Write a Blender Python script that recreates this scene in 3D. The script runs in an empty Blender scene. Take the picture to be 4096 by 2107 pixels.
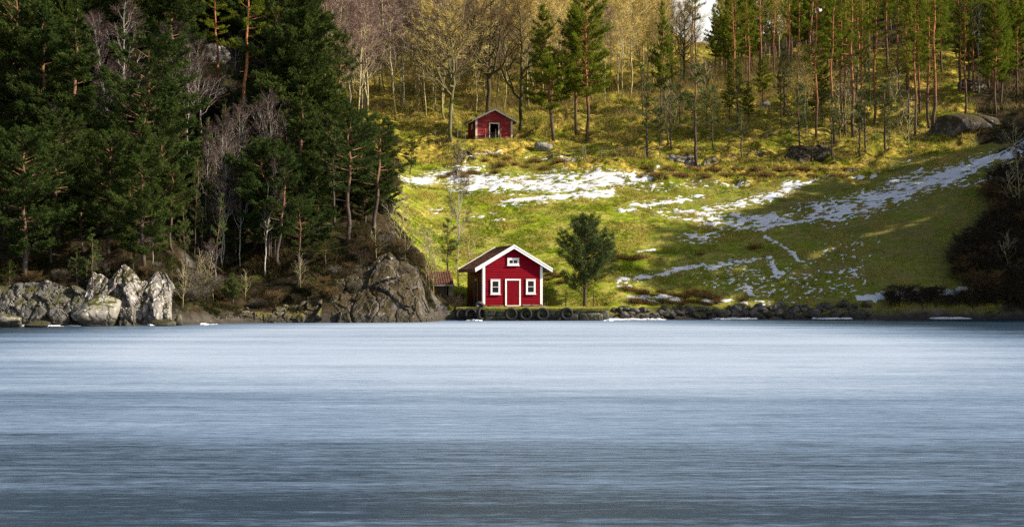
import bpy, bmesh, math, random
import numpy as np
from mathutils import Vector

random.seed(7)
scene = bpy.context.scene
COL = scene.collection
R = math.radians
FPX, CX, HY, EYE = 5632.0, 2048.0, 1157.0, 2.5

# ------------------------------------------------------------------ basics
def tag(o, label=None, cat=None, group=None, kind=None):
    if label: o['label'] = label
    if cat: o['category'] = cat
    if group: o['group'] = group
    if kind: o['kind'] = kind
    return o

def thing(name, label, cat, loc=(0, 0, 0), rotz=0.0, group=None):
    o = bpy.data.objects.new(name, None)
    o.empty_display_size = 0.3
    o.location = loc
    o.rotation_euler = (0, 0, rotz)
    COL.objects.link(o)
    return tag(o, label, cat, group)

class MB:
    """collects faces for ONE mesh object"""
    def __init__(s):
        s.v = []; s.f3 = []; s.f4 = []; s.m3 = []; s.m4 = []; s.t = []; s.n = 0
    def add(s, V, F3=None, F4=None, m=0, tint=0.0):
        V = np.asarray(V, float).reshape(-1, 3)
        if F3 is not None and len(F3):
            F3 = np.asarray(F3, int).reshape(-1, 3); s.f3.append(F3 + s.n); s.m3.append(np.full(len(F3), m))
        if F4 is not None and len(F4):
            F4 = np.asarray(F4, int).reshape(-1, 4); s.f4.append(F4 + s.n); s.m4.append(np.full(len(F4), m))
        s.v.append(V); s.n += len(V)
        s.t.append(np.broadcast_to(np.asarray(tint, float), (len(V),)).copy())
    def box(s, c, d, rz=0.0, ry=0.0, rx=0.0, m=0, tint=0.0):
        q = np.array([[x, y, z] for x in (-.5, .5) for y in (-.5, .5) for z in (-.5, .5)]) * np.array(d)
        q = rot(q, rx, ry, rz) + np.array(c)
        s.add(q, F4=[[0, 1, 3, 2], [4, 6, 7, 5], [0, 4, 5, 1], [2, 3, 7, 6], [0, 2, 6, 4], [1, 5, 7, 3]], m=m, tint=tint)
    def hexa(s, q, m=0, tint=0.0):
        s.add(q, F4=[[0, 1, 3, 2], [4, 6, 7, 5], [0, 4, 5, 1], [2, 3, 7, 6], [0, 2, 6, 4], [1, 5, 7, 3]], m=m, tint=tint)
    def tube(s, P, r, n=6, cap=True, m=0, tint=0.0):
        P = np.asarray(P, float); k = len(P)
        r = np.broadcast_to(np.asarray(r, float), (k,))
        T = np.gradient(P, axis=0); T /= np.linalg.norm(T, axis=1)[:, None] + 1e-9
        mean = np.abs(T.mean(0)); ref = np.zeros(3); ref[int(np.argmin(mean))] = 1
        A = np.cross(T, ref); A /= np.linalg.norm(A, axis=1)[:, None] + 1e-9
        B = np.cross(T, A)
        a = np.linspace(0, 2 * np.pi, n, endpoint=False)
        V = P[:, None, :] + r[:, None, None] * (A[:, None, :] * np.cos(a)[None, :, None] + B[:, None, :] * np.sin(a)[None, :, None])
        i = np.arange(k - 1)[:, None] * n; j = np.arange(n)[None, :]; j2 = (j + 1) % n
        F = np.stack([i + j, i + j2, i + n + j2, i + n + j], -1).reshape(-1, 4)
        V = V.reshape(-1, 3); F3 = None
        if cap:
            V = np.vstack([V, P[0], P[-1]]); b = k * n
            jj = np.arange(n); j3 = (jj + 1) % n
            F3 = np.vstack([np.stack([j3, jj, np.full(n, b)], -1), np.stack([(k - 1) * n + jj, (k - 1) * n + j3, np.full(n, b + 1)], -1)])
        s.add(V, F3, F, m, tint)
    def build(s, name, mats, parent=None, smooth=False, tints=False):
        V = np.vstack(s.v); me = bpy.data.meshes.new(name)
        F3 = np.vstack(s.f3) if s.f3 else np.zeros((0, 3), int)
        F4 = np.vstack(s.f4) if s.f4 else np.zeros((0, 4), int)
        mi = np.concatenate(s.m3 + s.m4) if (s.m3 or s.m4) else np.zeros(0)
        fill_mesh(me, V, F3, F4)
        if mi.any(): me.polygons.foreach_set('material_index', mi.astype(np.int32))
        me.polygons.foreach_set('use_smooth', np.full(len(me.polygons), bool(smooth)))
        if tints:
            at = me.attributes.new('tint', 'FLOAT', 'POINT'); at.data.foreach_set('value', np.concatenate(s.t).astype(np.float32))
        me.update()
        return link_mesh(name, me, mats, parent)

def fill_mesh(me, V, F3, F4):
    n3, n4 = len(F3), len(F4)
    me.vertices.add(len(V)); me.vertices.foreach_set('co', np.ascontiguousarray(V, np.float32).ravel())
    me.loops.add(n3 * 3 + n4 * 4)
    me.loops.foreach_set('vertex_index', np.concatenate([F3.ravel(), F4.ravel()]).astype(np.int32))
    me.polygons.add(n3 + n4)
    st = np.concatenate([np.arange(n3) * 3, n3 * 3 + np.arange(n4) * 4]).astype(np.int32)
    me.polygons.foreach_set('loop_start', st)
    me.update(calc_edges=True)

def link_mesh(name, me, mats, parent=None):
    if not isinstance(mats, (list, tuple)): mats = [mats]
    if not len(me.materials):
        for m in mats: me.materials.append(m)
    o = bpy.data.objects.new(name, me); COL.objects.link(o)
    if parent is not None: o.parent = parent
    return o

def rot(q, rx=0, ry=0, rz=0):
    q = np.asarray(q, float)
    if rx:
        c, s = math.cos(rx), math.sin(rx); q = q @ np.array([[1, 0, 0], [0, c, s], [0, -s, c]])
    if ry:
        c, s = math.cos(ry), math.sin(ry); q = q @ np.array([[c, 0, -s], [0, 1, 0], [s, 0, c]])
    if rz:
        c, s = math.cos(rz), math.sin(rz); q = q @ np.array([[c, s, 0], [-s, c, 0], [0, 0, 1]])
    return q

def copy_tree(o, parent=None):
    c = o.copy(); COL.objects.link(c); c.parent = parent
    for ch in list(o.children): copy_tree(ch, c)
    return c

# ------------------------------------------------------------------ noise (numpy)
def _h(ix, iy, iz, seed):
    n = (ix * 374761393 + iy * 668265263 + iz * 2147483647 + seed * 974634777) & 0xffffffff
    n = ((n ^ (n >> 13)) * 1274126177) & 0xffffffff
    n = ((n ^ (n >> 16)) * 2246822519) & 0xffffffff
    return ((n ^ (n >> 15)) & 0xffffff) / float(0xffffff)

def vn(x, y, z=None, seed=0):
    x = np.asarray(x, float); y = np.asarray(y, float)
    z = np.zeros_like(x) if z is None else np.asarray(z, float)
    ix, iy, iz = np.floor(x).astype(np.int64), np.floor(y).astype(np.int64), np.floor(z).astype(np.int64)
    fx, fy, fz = x - ix, y - iy, z - iz
    fx = fx * fx * (3 - 2 * fx); fy = fy * fy * (3 - 2 * fy); fz = fz * fz * (3 - 2 * fz)
    r = 0
    for a in (0, 1):
        for b in (0, 1):
            for c in (0, 1):
                w = (fx if a else 1 - fx) * (fy if b else 1 - fy) * (fz if c else 1 - fz)
                r = r + w * _h(ix + a, iy + b, iz + c, seed)
    return r

def fbm(x, y, z=None, o=4, seed=0, gain=.5):
    a, t, r = 1.0, 0.0, 0
    for k in range(o):
        f = 2.03 ** k
        r = r + a * vn(np.asarray(x) * f + 17.3 * k, np.asarray(y) * f - 9.1 * k, None if z is None else np.asarray(z) * f + 3.3 * k, seed + k)
        t += a; a *= gain
    return r / t

# ------------------------------------------------------------------ materials
def nmat(name):
    m = bpy.data.materials.new(name); m.use_nodes = True
    nt = m.node_tree; nt.nodes.clear()
    out = nt.nodes.new('ShaderNodeOutputMaterial')
    return m, nt, out

class NT:
    """tiny node helper"""
    def __init__(s, nt): s.nt = nt
    def n(s, t, **k):
        nd = s.nt.nodes.new(t)
        for a, b in k.items(): setattr(nd, a, b)
        return nd
    def l(s, a, b): s.nt.links.new(a, b)
    def coord(s, kind='Object', scale=(1, 1, 1), rotz=0.0, loc=(0, 0, 0)):
        tc = s.n('ShaderNodeTexCoord'); mp = s.n('ShaderNodeMapping')
        mp.inputs['Scale'].default_value = scale; mp.inputs['Rotation'].default_value = (0, 0, rotz); mp.inputs['Location'].default_value = loc
        s.l(tc.outputs[kind], mp.inputs[0]); return mp.outputs[0]
    def pos(s, scale=(1, 1, 1), rotz=0.0):
        g = s.n('ShaderNodeNewGeometry'); mp = s.n('ShaderNodeMapping')
        mp.inputs['Scale'].default_value = scale; mp.inputs['Rotation'].default_value = (0, 0, rotz)
        s.l(g.outputs['Position'], mp.inputs[0]); return mp.outputs[0]
    def noise(s, vec, scale=1.0, detail=4, rough=.55, dist=0.0):
        nd = s.n('ShaderNodeTexNoise'); nd.inputs['Scale'].default_value = scale; nd.inputs['Detail'].default_value = detail
        nd.inputs['Roughness'].default_value = rough; nd.inputs['Distortion'].default_value = dist
        s.l(vec, nd.inputs['Vector']); return nd.outputs['Fac']
    def ramp(s, fac, stops):
        nd = s.n('ShaderNodeValToRGB'); e = nd.color_ramp.elements
        while len(e) < len(stops): e.new(.5)
        for k, (p, c) in enumerate(stops):
            e[k].position = p; e[k].color = (c, c, c, 1) if not isinstance(c, (tuple, list)) else (*c, 1)
        s.l(fac, nd.inputs[0]); return nd.outputs[0]
    def mix(s, fac, a, b, mode='MIX'):
        nd = s.n('ShaderNodeMix', data_type='RGBA', blend_type=mode)
        for sock, v in ((nd.inputs[0], fac), (nd.inputs[6], a), (nd.inputs[7], b)):
            if isinstance(v, (int, float)): sock.default_value = v
            elif isinstance(v, (tuple, list)): sock.default_value = (*v, 1)
            else: s.l(v, sock)
        return nd.outputs[2]
    def math(s, op, a, b=0.0, clamp=False):
        nd = s.n('ShaderNodeMath', operation=op, use_clamp=clamp)
        for sock, v in ((nd.inputs[0], a), (nd.inputs[1], b)):
            if isinstance(v, (int, float)): sock.default_value = v
            else: s.l(v, sock)
        return nd.outputs[0]
    def attr(s, name):
        nd = s.n('ShaderNodeAttribute'); nd.attribute_name = name; return nd
    def bsdf(s, col, rough=.8, spec=.3, bump=None, bstr=.3, bdist=.05):
        b = s.n('ShaderNodeBsdfPrincipled')
        if isinstance(col, (tuple, list)): b.inputs['Base Color'].default_value = (*col, 1)
        else: s.l(col, b.inputs['Base Color'])
        if isinstance(rough, (int, float)): b.inputs['Roughness'].default_value = rough
        else: s.l(rough, b.inputs['Roughness'])
        b.inputs['Specular IOR Level'].default_value = spec
        if bump is not None:
            bp = s.n('ShaderNodeBump'); bp.inputs['Strength'].default_value = bstr; bp.inputs['Distance'].default_value = bdist
            s.l(bump, bp.inputs['Height']); s.l(bp.outputs[0], b.inputs['Normal'])
        return b

def simple(name, c1, c2, scale=(3, 3, 3), rough=.8, spec=.2, c3=None, thr=(.35, .65), bstr=.25, bdist=.02, obj_random=0.0):
    m, nt, out = nmat(name); k = NT(nt)
    v = k.coord('Object', scale)
    f = k.noise(v, 1.0, 6, .6)
    c = k.mix(k.ramp(f, [(thr[0], 0.0), (thr[1], 1.0)]), c1, c2)
    if c3 is not None:
        f2 = k.noise(k.coord('Object', tuple(a * .45 for a in scale), loc=(5, 2, 1)), 1.0, 5, .7)
        c = k.mix(k.ramp(f2, [(.56, 0.0), (.66, 1.0)]), c, c3)
    if obj_random:
        oi = k.n('ShaderNodeObjectInfo')
        c = k.mix(k.math('MULTIPLY', oi.outputs['Random'], obj_random), c, (.0, .0, .0))
    b = k.bsdf(c, rough, spec, f, bstr, bdist)
    k.l(b.outputs[0], out.inputs[0]); return m

def foliage_mat(name, dark, light, transl=.25):
    m, nt, out = nmat(name); k = NT(nt)
    oi = k.n('ShaderNodeObjectInfo')
    t = k.attr('tint').outputs['Fac']
    f = k.noise(k.coord('Object', (.9, .9, .9)), 1.0, 3, .6)
    c = k.mix(k.math('ADD', k.math('MULTIPLY', f, .55), k.math('MULTIPLY', t, .45)), dark, light)
    c = k.mix(k.math('MULTIPLY', oi.outputs['Random'], .35), c, tuple(x * y for x, y in zip(light, (1.15, 1.0, .7))))
    d = k.n('ShaderNodeBsdfDiffuse'); k.l(c, d.inputs[0])
    tr = k.n('ShaderNodeBsdfTranslucent'); k.l(c, tr.inputs[0])
    mx = k.n('ShaderNodeMixShader'); mx.inputs[0].default_value = transl
    k.l(d.outputs[0], mx.inputs[1]); k.l(tr.outputs[0], mx.inputs[2])
    k.l(mx.outputs[0], out.inputs[0]); return m

def bark_mat(name, low, high, zlo, zhi, patch=None, pscale=(4, 4, 9), pthr=(.5, .6)):
    """bark whose colour changes with height up the trunk (object coordinates)"""
    m, nt, out = nmat(name); k = NT(nt)
    tc = k.n('ShaderNodeTexCoord'); sp = k.n('ShaderNodeSeparateXYZ'); k.l(tc.outputs['Object'], sp.inputs[0])
    mr = k.n('ShaderNodeMapRange'); mr.inputs['From Min'].default_value = zlo; mr.inputs['From Max'].default_value = zhi
    k.l(sp.outputs['Z'], mr.inputs['Value'])
    f = k.noise(k.coord('Object', (5, 5, 2)), 1.0, 5, .6)
    fac = k.math('ADD', mr.outputs[0], k.math('MULTIPLY', k.math('SUBTRACT', f, .5), .7), True)
    c = k.mix(fac, low, high)
    c = k.mix(k.ramp(f, [(.35, .55), (.6, 0.0)]), c, tuple(x * .35 for x in low))
    if patch:
        p = k.noise(k.coord('Object', pscale, loc=(3, 1, 7)), 1.0, 4, .6)
        c = k.mix(k.ramp(p, [(pthr[0], 0.0), (pthr[1], 1.0)]), c, patch)
    b = k.bsdf(c, .85, .15, f, .4, .03); k.l(b.outputs[0], out.inputs[0]); return m

M = {}
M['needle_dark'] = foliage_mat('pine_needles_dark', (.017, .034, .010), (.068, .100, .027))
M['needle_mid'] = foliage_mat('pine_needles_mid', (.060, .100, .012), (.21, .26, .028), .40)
M['needle_young'] = foliage_mat('pine_needles_young', (.040, .068, .026), (.125, .160, .056))
M['bark_pine'] = bark_mat('pine_bark', (.115, .080, .062), (.42, .175, .072), 2.5, 8.0)
M['bark_pine_grey'] = bark_mat('pine_bark_grey', (.085, .068, .058), (.24, .125, .070), 3.0, 8.0)
M['bark_birch'] = bark_mat('birch_bark', (.46, .43, .39), (.42, .39, .35), 0.0, 10.0, (.07, .055, .045), (7, 7, 3.2), (.56, .62))
M['bark_birch_mossy'] = bark_mat('mossy_birch_bark', (.32, .29, .10), (.56, .48, .28), .5, 6.0, (.10, .085, .04), (6, 6, 3.0), (.52, .62))
M['bark_moss'] = bark_mat('mossy_bark', (.20, .19, .13), (.15, .125, .07), 1.0, 6.0, (.12, .125, .02), (2.2, 2.2, 1.2), (.5, .6))
M['bark_oak'] = bark_mat('dark_bark', (.070, .056, .038), (.105, .085, .045), 1.0, 6.0, (.085, .09, .018), (2.2, 2.2, 1.2), (.52, .62))
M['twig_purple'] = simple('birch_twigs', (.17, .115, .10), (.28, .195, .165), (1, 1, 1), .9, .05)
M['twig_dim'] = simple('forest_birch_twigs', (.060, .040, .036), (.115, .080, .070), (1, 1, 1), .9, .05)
M['twig_glow'] = simple('golden_glow_twigs', (.42, .32, .10), (.62, .49, .17), (1, 1, 1), .9, .05)  # golden glow over the upper wood painted into the twig colour
M['twig_grey'] = simple('grey_twigs', (.075, .064, .050), (.20, .175, .145), (1, 1, 1), .9, .05)
M['twig_brown'] = simple('brown_twigs', (.085, .050, .026), (.20, .125, .055), (1, 1, 1), .9, .05)
M['twig_dark'] = simple('dark_twigs', (.030, .022, .018), (.080, .058, .042), (1, 1, 1), .9, .05)
M['red_wall'] = simple('red_paint', (.150, .0015, .008), (.19, .002, .010), (1.5, 1.5, 4), .7, .06, (.115, .0015, .007), bstr=.15)
M['red_dark'] = simple('red_paint_door', (.125, .0015, .007), (.175, .002, .009), (9, 9, .8), .7, .06, bstr=.15)
M['red_side'] = simple('red_paint_side', (.13, .006, .010), (.17, .008, .013), (1.5, 1.5, 4), .6, .2, bstr=.15)
M['red_worn'] = simple('worn_red_paint', (.19, .019, .022), (.27, .036, .037), (2, 2, 8), .8, .1, (.30, .125, .11), (.35, .65))
M['white'] = simple('white_paint', (.74, .74, .74), (.83, .83, .82), (2, 2, 2), .5, .3, (.62, .61, .58), bstr=.12)
M['white_worn'] = simple('worn_white_paint', (.44, .41, .33), (.62, .58, .48), (3, 3, 3), .7, .2, (.26, .26, .16))
M['roof_brown'] = simple('brown_shingles', (.15, .066, .042), (.33, .155, .095), (2.2, 2.2, 2.2), .9, .05, (.25, .17, .13), obj_random=0)
M['roof_moss'] = simple('mossy_roof', (.30, .22, .11), (.24, .23, .06), (1.4, 1.4, 1.4), .9, .1, (.24, .15, .09))
M['tile_red'] = simple('red_tiles', (.12, .055, .040), (.20, .090, .060), (3, 3, 3), .85, .15, (.16, .085, .06))
M['wood_grey'] = simple('grey_wood', (.11, .095, .080), (.22, .195, .165), (6, 6, 1.5), .85, .1)
M['wood_dark'] = simple('dark_wood', (.030, .024, .018), (.075, .058, .044), (6, 6, 1.5), .85, .1)
M['wood_pale'] = simple('pale_wood', (.26, .20, .13), (.40, .32, .22), (6, 6, 1.5), .85, .1)
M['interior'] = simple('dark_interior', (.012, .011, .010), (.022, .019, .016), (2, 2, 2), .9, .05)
M['tyre'] = simple('tyre_rubber', (.010, .010, .011), (.022, .022, .023), (5, 5, 5), .7, .2, (.040, .040, .042))
M['tyre_grey'] = simple('weathered_tyre', (.05, .05, .052), (.115, .115, .12), (5, 5, 5), .7, .3)
M['wire'] = simple('fence_wire', (.15, .14, .13), (.25, .24, .22), (5, 5, 5), .5, .4)

def glass_mat():
    m, nt, out = nmat('window_glass'); k = NT(nt)
    b = k.bsdf((.004, .005, .008), .04, .4); k.l(b.outputs[0], out.inputs[0]); return m
M['glass'] = glass_mat()

def rock_mat(name, c_lo, c_hi, lichen, moss, moss_amt=.5, lichen_thr=(.57, .66)):
    m, nt, out = nmat(name); k = NT(nt)
    v = k.pos((1, 1, .55))
    f = k.noise(v, .9, 8, .62)
    c = k.mix(k.ramp(f, [(.36, 0.0), (.62, 1.0)]), c_lo, c_hi)
    cr = k.n('ShaderNodeTexVoronoi', feature='DISTANCE_TO_EDGE'); cr.inputs['Scale'].default_value = .8
    dv = k.n('ShaderNodeVectorMath', operation='ADD'); nz = k.n('ShaderNodeTexNoise'); nz.inputs['Scale'].default_value = 1.1
    k.l(v, nz.inputs['Vector']); k.l(v, dv.inputs[0]); k.l(nz.outputs['Color'], dv.inputs[1]); k.l(dv.outputs[0], cr.inputs['Vector'])
    crack = k.ramp(cr.outputs['Distance'], [(.0, 1.0), (.05, 0.0)])
    c = k.mix(k.math('MULTIPLY', crack, .75), c, tuple(x * .2 for x in c_lo))
    l = k.noise(k.pos((1, 1, .8)), 2.6, 6, .65)
    c = k.mix(k.ramp(l, [(lichen_thr[0], 0.0), (lichen_thr[1], 1.0)]), c, lichen)
    g = k.n('ShaderNodeNewGeometry'); sp = k.n('ShaderNodeSeparateXYZ'); k.l(g.outputs['Normal'], sp.inputs[0])
    mo = k.noise(k.pos((1, 1, 1)), .8, 6, .6)
    mf = k.ramp(k.math('ADD', k.math('MULTIPLY', sp.outputs['Z'], .38), k.math('MULTIPLY', mo, 1.25)), [(.98 - .25 * moss_amt, 0.0), (1.04 - .25 * moss_amt, 1.0)])
    c = k.mix(mf, c, moss)
    ps = k.n('ShaderNodeSeparateXYZ'); k.l(g.outputs['Position'], ps.inputs[0])
    c = k.mix(k.ramp(k.math('ADD', ps.outputs['Z'], k.math('MULTIPLY', k.math('SUBTRACT', mo, .5), .9)), [(.30, .8), (.62, 0.0)]), c, (.040, .036, .024))   # dark tide band
    f2 = k.noise(k.pos((1, 1, 1)), 5, 5, .7)
    h = k.math('SUBTRACT', k.math('ADD', f, k.math('MULTIPLY', f2, .4)), k.math('MULTIPLY', crack, .5))
    b = k.bsdf(c, .85, .2, h, .7, .15); k.l(b.outputs[0], out.inputs[0]); return m

M['rock_pale'] = rock_mat('pale_rock', (.095, .085, .078), (.25, .235, .222), (.52, .52, .49), (.050, .045, .014), .55, (.55, .63))
M['rock_grey'] = rock_mat('grey_rock', (.105, .092, .080), (.25, .235, .215), (.48, .47, .44), (.075, .065, .018), .55)
M['rock_heather'] = rock_mat('heathery_rock', (.046, .040, .034), (.135, .122, .108), (.37, .36, .33), (.050, .038, .018), .98, (.59, .67))
M['rock_moss'] = rock_mat('mossy_rock', (.17, .155, .13), (.30, .28, .245), (.50, .50, .47), (.062, .066, .008), .42)
M['rock_dark'] = rock_mat('dark_rock', (.045, .043, .040), (.125, .118, .110), (.22, .22, .21), (.05, .05, .015), .35)
M['rock_wet'] = rock_mat('wet_rock', (.055, .048, .036), (.16, .14, .105), (.30, .29, .25), (.10, .09, .02), .4)
M['stone'] = rock_mat('quay_stone', (.085, .082, .062), (.18, .175, .13), (.27, .28, .20), (.09, .095, .02), .35)

# ------------------------------------------------------------------ terrain
# control points: column, row of the survey photo, and distance (m); cover: m meadow, d dry grass, f forest floor
CTRL = []
def cp(px, rows, cover):
    for py, Y in rows:
        CTRL.append(((px - CX) / FPX * Y, Y, EYE + (HY - py) / FPX * Y, cover))
def cw(x, y, z, cover): CTRL.append((x, y, z, cover))
# left hill
cp(0, [(1330, 90), (1308, 95.5), (1160, 98.8), (1100, 100.5), (1000, 105), (850, 112), (650, 122), (400, 134), (250, 143)], 'f')
cp(250, [(1330, 91), (1305, 96), (1160, 99), (1110, 100.5), (1000, 104), (850, 112), (650, 122), (400, 134), (250, 143)], 'f')
cp(480, [(1325, 92.5), (1300, 97.5), (1090, 101.0), (1040, 102.0), (980, 105), (800, 113), (600, 124), (400, 134), (260, 143)], 'f')
cp(660, [(1325, 93), (1300, 98.0), (1100, 101.2), (1060, 102.5), (950, 108), (800, 115), (600, 125), (400, 134.5), (240, 143)], 'f')
cp(790, [(1315, 97), (1235, 103.5), (1130, 107), (1000, 112), (800, 119), (600, 127), (400, 135), (220, 143)], 'f')
cp(1000, [(1300, 102), (1225, 107), (1130, 110), (1030, 113), (800, 121), (600, 128.5), (400, 136), (230, 143)], 'f')
cp(1200, [(1300, 102.5), (1225, 107), (1135, 109.5), (1050, 112), (900, 118), (750, 124), (600, 131), (480, 138), (380, 146)], 'f')
cp(1400, [(1300, 103), (1220, 107.5), (1110, 110), (1010, 112.5), (960, 115), (900, 118.5), (800, 125), (700, 133), (600, 143), (520, 153)], 'f')
cp(1540, [(1298, 104), (1285, 107), (1150, 109.5), (1070, 111), (1000, 112.5), (950, 116), (890, 122), (800, 130), (700, 140), (640, 147), (560, 155)], 'f')
cp(1650, [(1296, 105), (1285, 108), (1150, 110), (1080, 112), (1060, 114), (1040, 122)], 'f')
cp(1730, [(1292, 107), (1240, 110), (1205, 113)], 'f')
for x, y, z in ((-60, 150, 27), (-40, 150, 27), (-60, 200, 34), (-40, 205, 36), (-100, 160, 28), (-110, 220, 38), (-70, 285, 48), (-110, 290, 50), (-110, 110, 12), (-80, 92, -.6), (-110, 92, -.6), (-60, 100, 6), (-80, 120, 18)):
    cw(x, y, z, 'f')
# meadow
cp(1690, [(970, 129), (880, 134), (800, 139), (730, 144.5), (680, 148)], 'm')
cp(1780, [(1295, 106), (1240, 113), (1190, 118), (1100, 123), (1000, 128), (900, 133.5), (800, 139), (720, 145)], 'm')
cp(1900, [(1296, 107), (1205, 121), (1100, 124.5), (1000, 129), (900, 134), (800, 139), (720, 144.5), (670, 149)], 'm')
cp(2120, [(1296, 107), (1212, 121.5), (1150, 123), (1000, 129), (900, 134), (800, 139), (720, 144.5), (670, 149)], 'm')
cp(2400, [(1290, 111), (1222, 119), (1150, 122), (1000, 128.5), (900, 133.5), (800, 139), (720, 144)], 'm')
cp(2800, [(1285, 115), (1232, 120.5), (1150, 123), (1000, 129), (900, 134), (800, 139), (745, 143)], 'm')
cp(3200, [(1283, 117), (1240, 121.5), (1150, 123.5), (1000, 129), (900, 133.5), (800, 138.5), (735, 142.5)], 'm')
cp(3600, [(1282, 118), (1240, 122), (1100, 125.5), (1000, 128.5), (900, 132), (800, 136.5), (700, 142), (650, 146)], 'm')
cp(3900, [(1280, 119), (1240, 122.5), (1150, 124), (1000, 127), (900, 130), (750, 136), (650, 141.5), (590, 147)], 'm')
cp(4090, [(1280, 119), (1235, 122), (1100, 124), (950, 126.5), (800, 130.5), (690, 135), (600, 142)], 'f')
# upper bank, shed bench, knoll
cp(1560, [(600, 153), (500, 164), (450, 172)], 'd')
cp(1720, [(640, 151), (575, 156), (520, 163), (450, 173)], 'd')
cp(1850, [(640, 150.5), (600, 153), (566, 156), (553, 160), (500, 168)], 'd')
cp(2040, [(640, 151), (590, 154.5), (562, 157), (550, 160.5), (500, 167), (430, 177)], 'd')
cp(2220, [(650, 150.5), (590, 155), (520, 163), (430, 176)], 'd')
cp(2400, [(655, 149.5), (600, 154), (540, 160), (450, 171), (390, 181)], 'd')
cp(2560, [(670, 148), (600, 153), (500, 164), (400, 179)], 'd')
cp(2660, [(670, 148), (620, 152), (540, 160), (440, 172), (380, 184)], 'd')
cp(2770, [(700, 147), (668, 149), (640, 151.5), (540, 159), (450, 170), (350, 190)], 'd')
cp(3000, [(705, 146.5), (660, 149), (620, 151.5), (500, 161), (400, 171), (320, 186), (280, 200)], 'd')
cp(3280, [(708, 145.5), (665, 149), (585, 152.5), (550, 155), (450, 163), (340, 177), (260, 195)], 'd')
cp(3520, [(700, 145), (640, 149), (580, 153), (500, 160), (400, 169), (300, 182), (230, 197)], 'd')
cp(3780, [(610, 149), (550, 153), (500, 157), (430, 164), (340, 174), (260, 187)], 'd')
cp(4000, [(560, 150), (500, 155), (420, 163), (330, 172), (260, 182)], 'f')
# far wood and skyline
for px in (1300, 1600, 1900, 2200, 2420):
    cp(px, [(400, 184 if px > 1400 else 176), (200, 218), (0, 250), (-150, 285)], 'd')
cp(2550, [(300, 200), (180, 230), (110, 260), (100, 290)], 'd')
cp(2695, [(338, 200), (350, 230), (385, 290)], 'd')
cp(2800, [(318, 205), (290, 240), (270, 290)], 'd')
cp(2950, [(295, 205), (250, 240), (230, 290)], 'd')
cp(3150, [(230, 215), (200, 250), (190, 290)], 'f')
cp(3500, [(120, 225), (30, 255), (-60, 290)], 'f')
cp(3800, [(90, 225), (0, 255), (-90, 290)], 'f')
cp(4090, [(80, 220), (0, 250), (-90, 290)], 'f')
# spur out of frame on the right-hand shore
for x, y, z in ((50, 115, -.6), (60, 108, -.6), (72, 102, -.6), (90, 100, -.6), (110, 98, -.6), (58, 121, 9), (62, 127, 20), (64, 113, 10), (70, 108, 20), (73, 106, 26), (74, 112, 33), (72, 121, 32), (74, 130, 27), (73, 142, 25),
                (66, 135, 25), (63, 150, 23), (74, 153, 23), (90, 115, 30), (110, 115, 34), (110, 160, 34), (110, 220, 48), (110, 290, 68), (75, 175, 28), (80, 200, 36), (59, 138, 18), (57, 128, 12), (88, 106, 18)):
    cw(x, y, z, 'f')

C = np.array([c[:3] for c in CTRL]); COVER = [c[3] for c in CTRL]
def _phi(d2): return np.sqrt(d2 + 3.0 ** 2)
_s = 10.0
_D = ((C[:, None, :2] - C[None, :, :2]) ** 2).sum(-1)
_n = len(C)
_A = np.zeros((_n + 3, _n + 3)); _A[:_n, :_n] = _phi(_D) - np.eye(_n) * 1.2
_P = np.column_stack([np.ones(_n), C[:, :2]]); _A[:_n, _n:] = _P; _A[_n:, :_n] = _P.T
_W = np.linalg.solve(_A, np.concatenate([C[:, 2], np.zeros(3)]))
CM = np.array([c == 'm' for c in COVER], float); CD = np.array([c == 'd' for c in COVER], float); CF = np.array([c == 'f' for c in COVER], float)

def axis(lo, a, b, hi, fine, grow, mx):
    mid = list(np.arange(a, b, fine)); l = []; x, s = a, fine
    while x > lo: s = min(s * grow, mx); x -= s; l.append(x)
    r = []; x, s = mid[-1], fine
    while x < hi: s = min(s * grow, mx); x += s; r.append(x)
    return np.array(l[::-1] + mid + r)
GX = axis(-115, -36, 53, 115, .165, 1.03, 1.2)
GY = axis(86, 94, 160, 300, .165, 1.02, 1.2)
XX, YY = np.meshgrid(GX, GY)
xy = np.column_stack([XX.ravel(), YY.ravel()])
ZZ = np.empty(len(xy)); KM = np.empty(len(xy)); KD = np.empty(len(xy)); KF = np.empty(len(xy))
for i in range(0, len(xy), 20000):
    q = xy[i:i + 20000]
    d2 = ((q[:, None, :] - C[None, :, :2]) ** 2).sum(-1)
    ZZ[i:i + 20000] = _phi(d2) @ _W[:_n] + _W[_n] + q @ _W[_n + 1:]
    w = 1.0 / (d2 + 4.0) ** 2; sw = w.sum(1)
    KM[i:i + 20000] = w @ CM / sw; KD[i:i + 20000] = w @ CD / sw; KF[i:i + 20000] = w @ CF / sw
sh = XX.shape
ZZ, KM, KD, KF = (a.reshape(sh) for a in (ZZ, KM, KD, KF))
_t = np.clip(ZZ / 1.3, 0, 1); ZZ -= .95 * (1 - _t * _t * (3 - 2 * _t))   # the bank meets the ice in a step
above = np.clip(ZZ / 2.0, 0, 1)
ZZ += above * KF * ((fbm(XX * .22, YY * .22, o=5, seed=3) - .5) * 3.0 + (fbm(XX * .9, YY * .9, o=3, seed=5) - .5) * .7)
ZZ += above * KD * ((fbm(XX * .3, YY * .3, o=4, seed=8) - .5) * 2.0 + (fbm(XX * .85, YY * .85, o=3, seed=9) - .5) * 1.1)
ZZ += above * KM * ((fbm(XX * .15, YY * .2, o=3, seed=11) - .5) * .8 + (fbm(XX * 1.4, YY * 1.4, o=3, seed=12) - .5) * .14)
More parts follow.
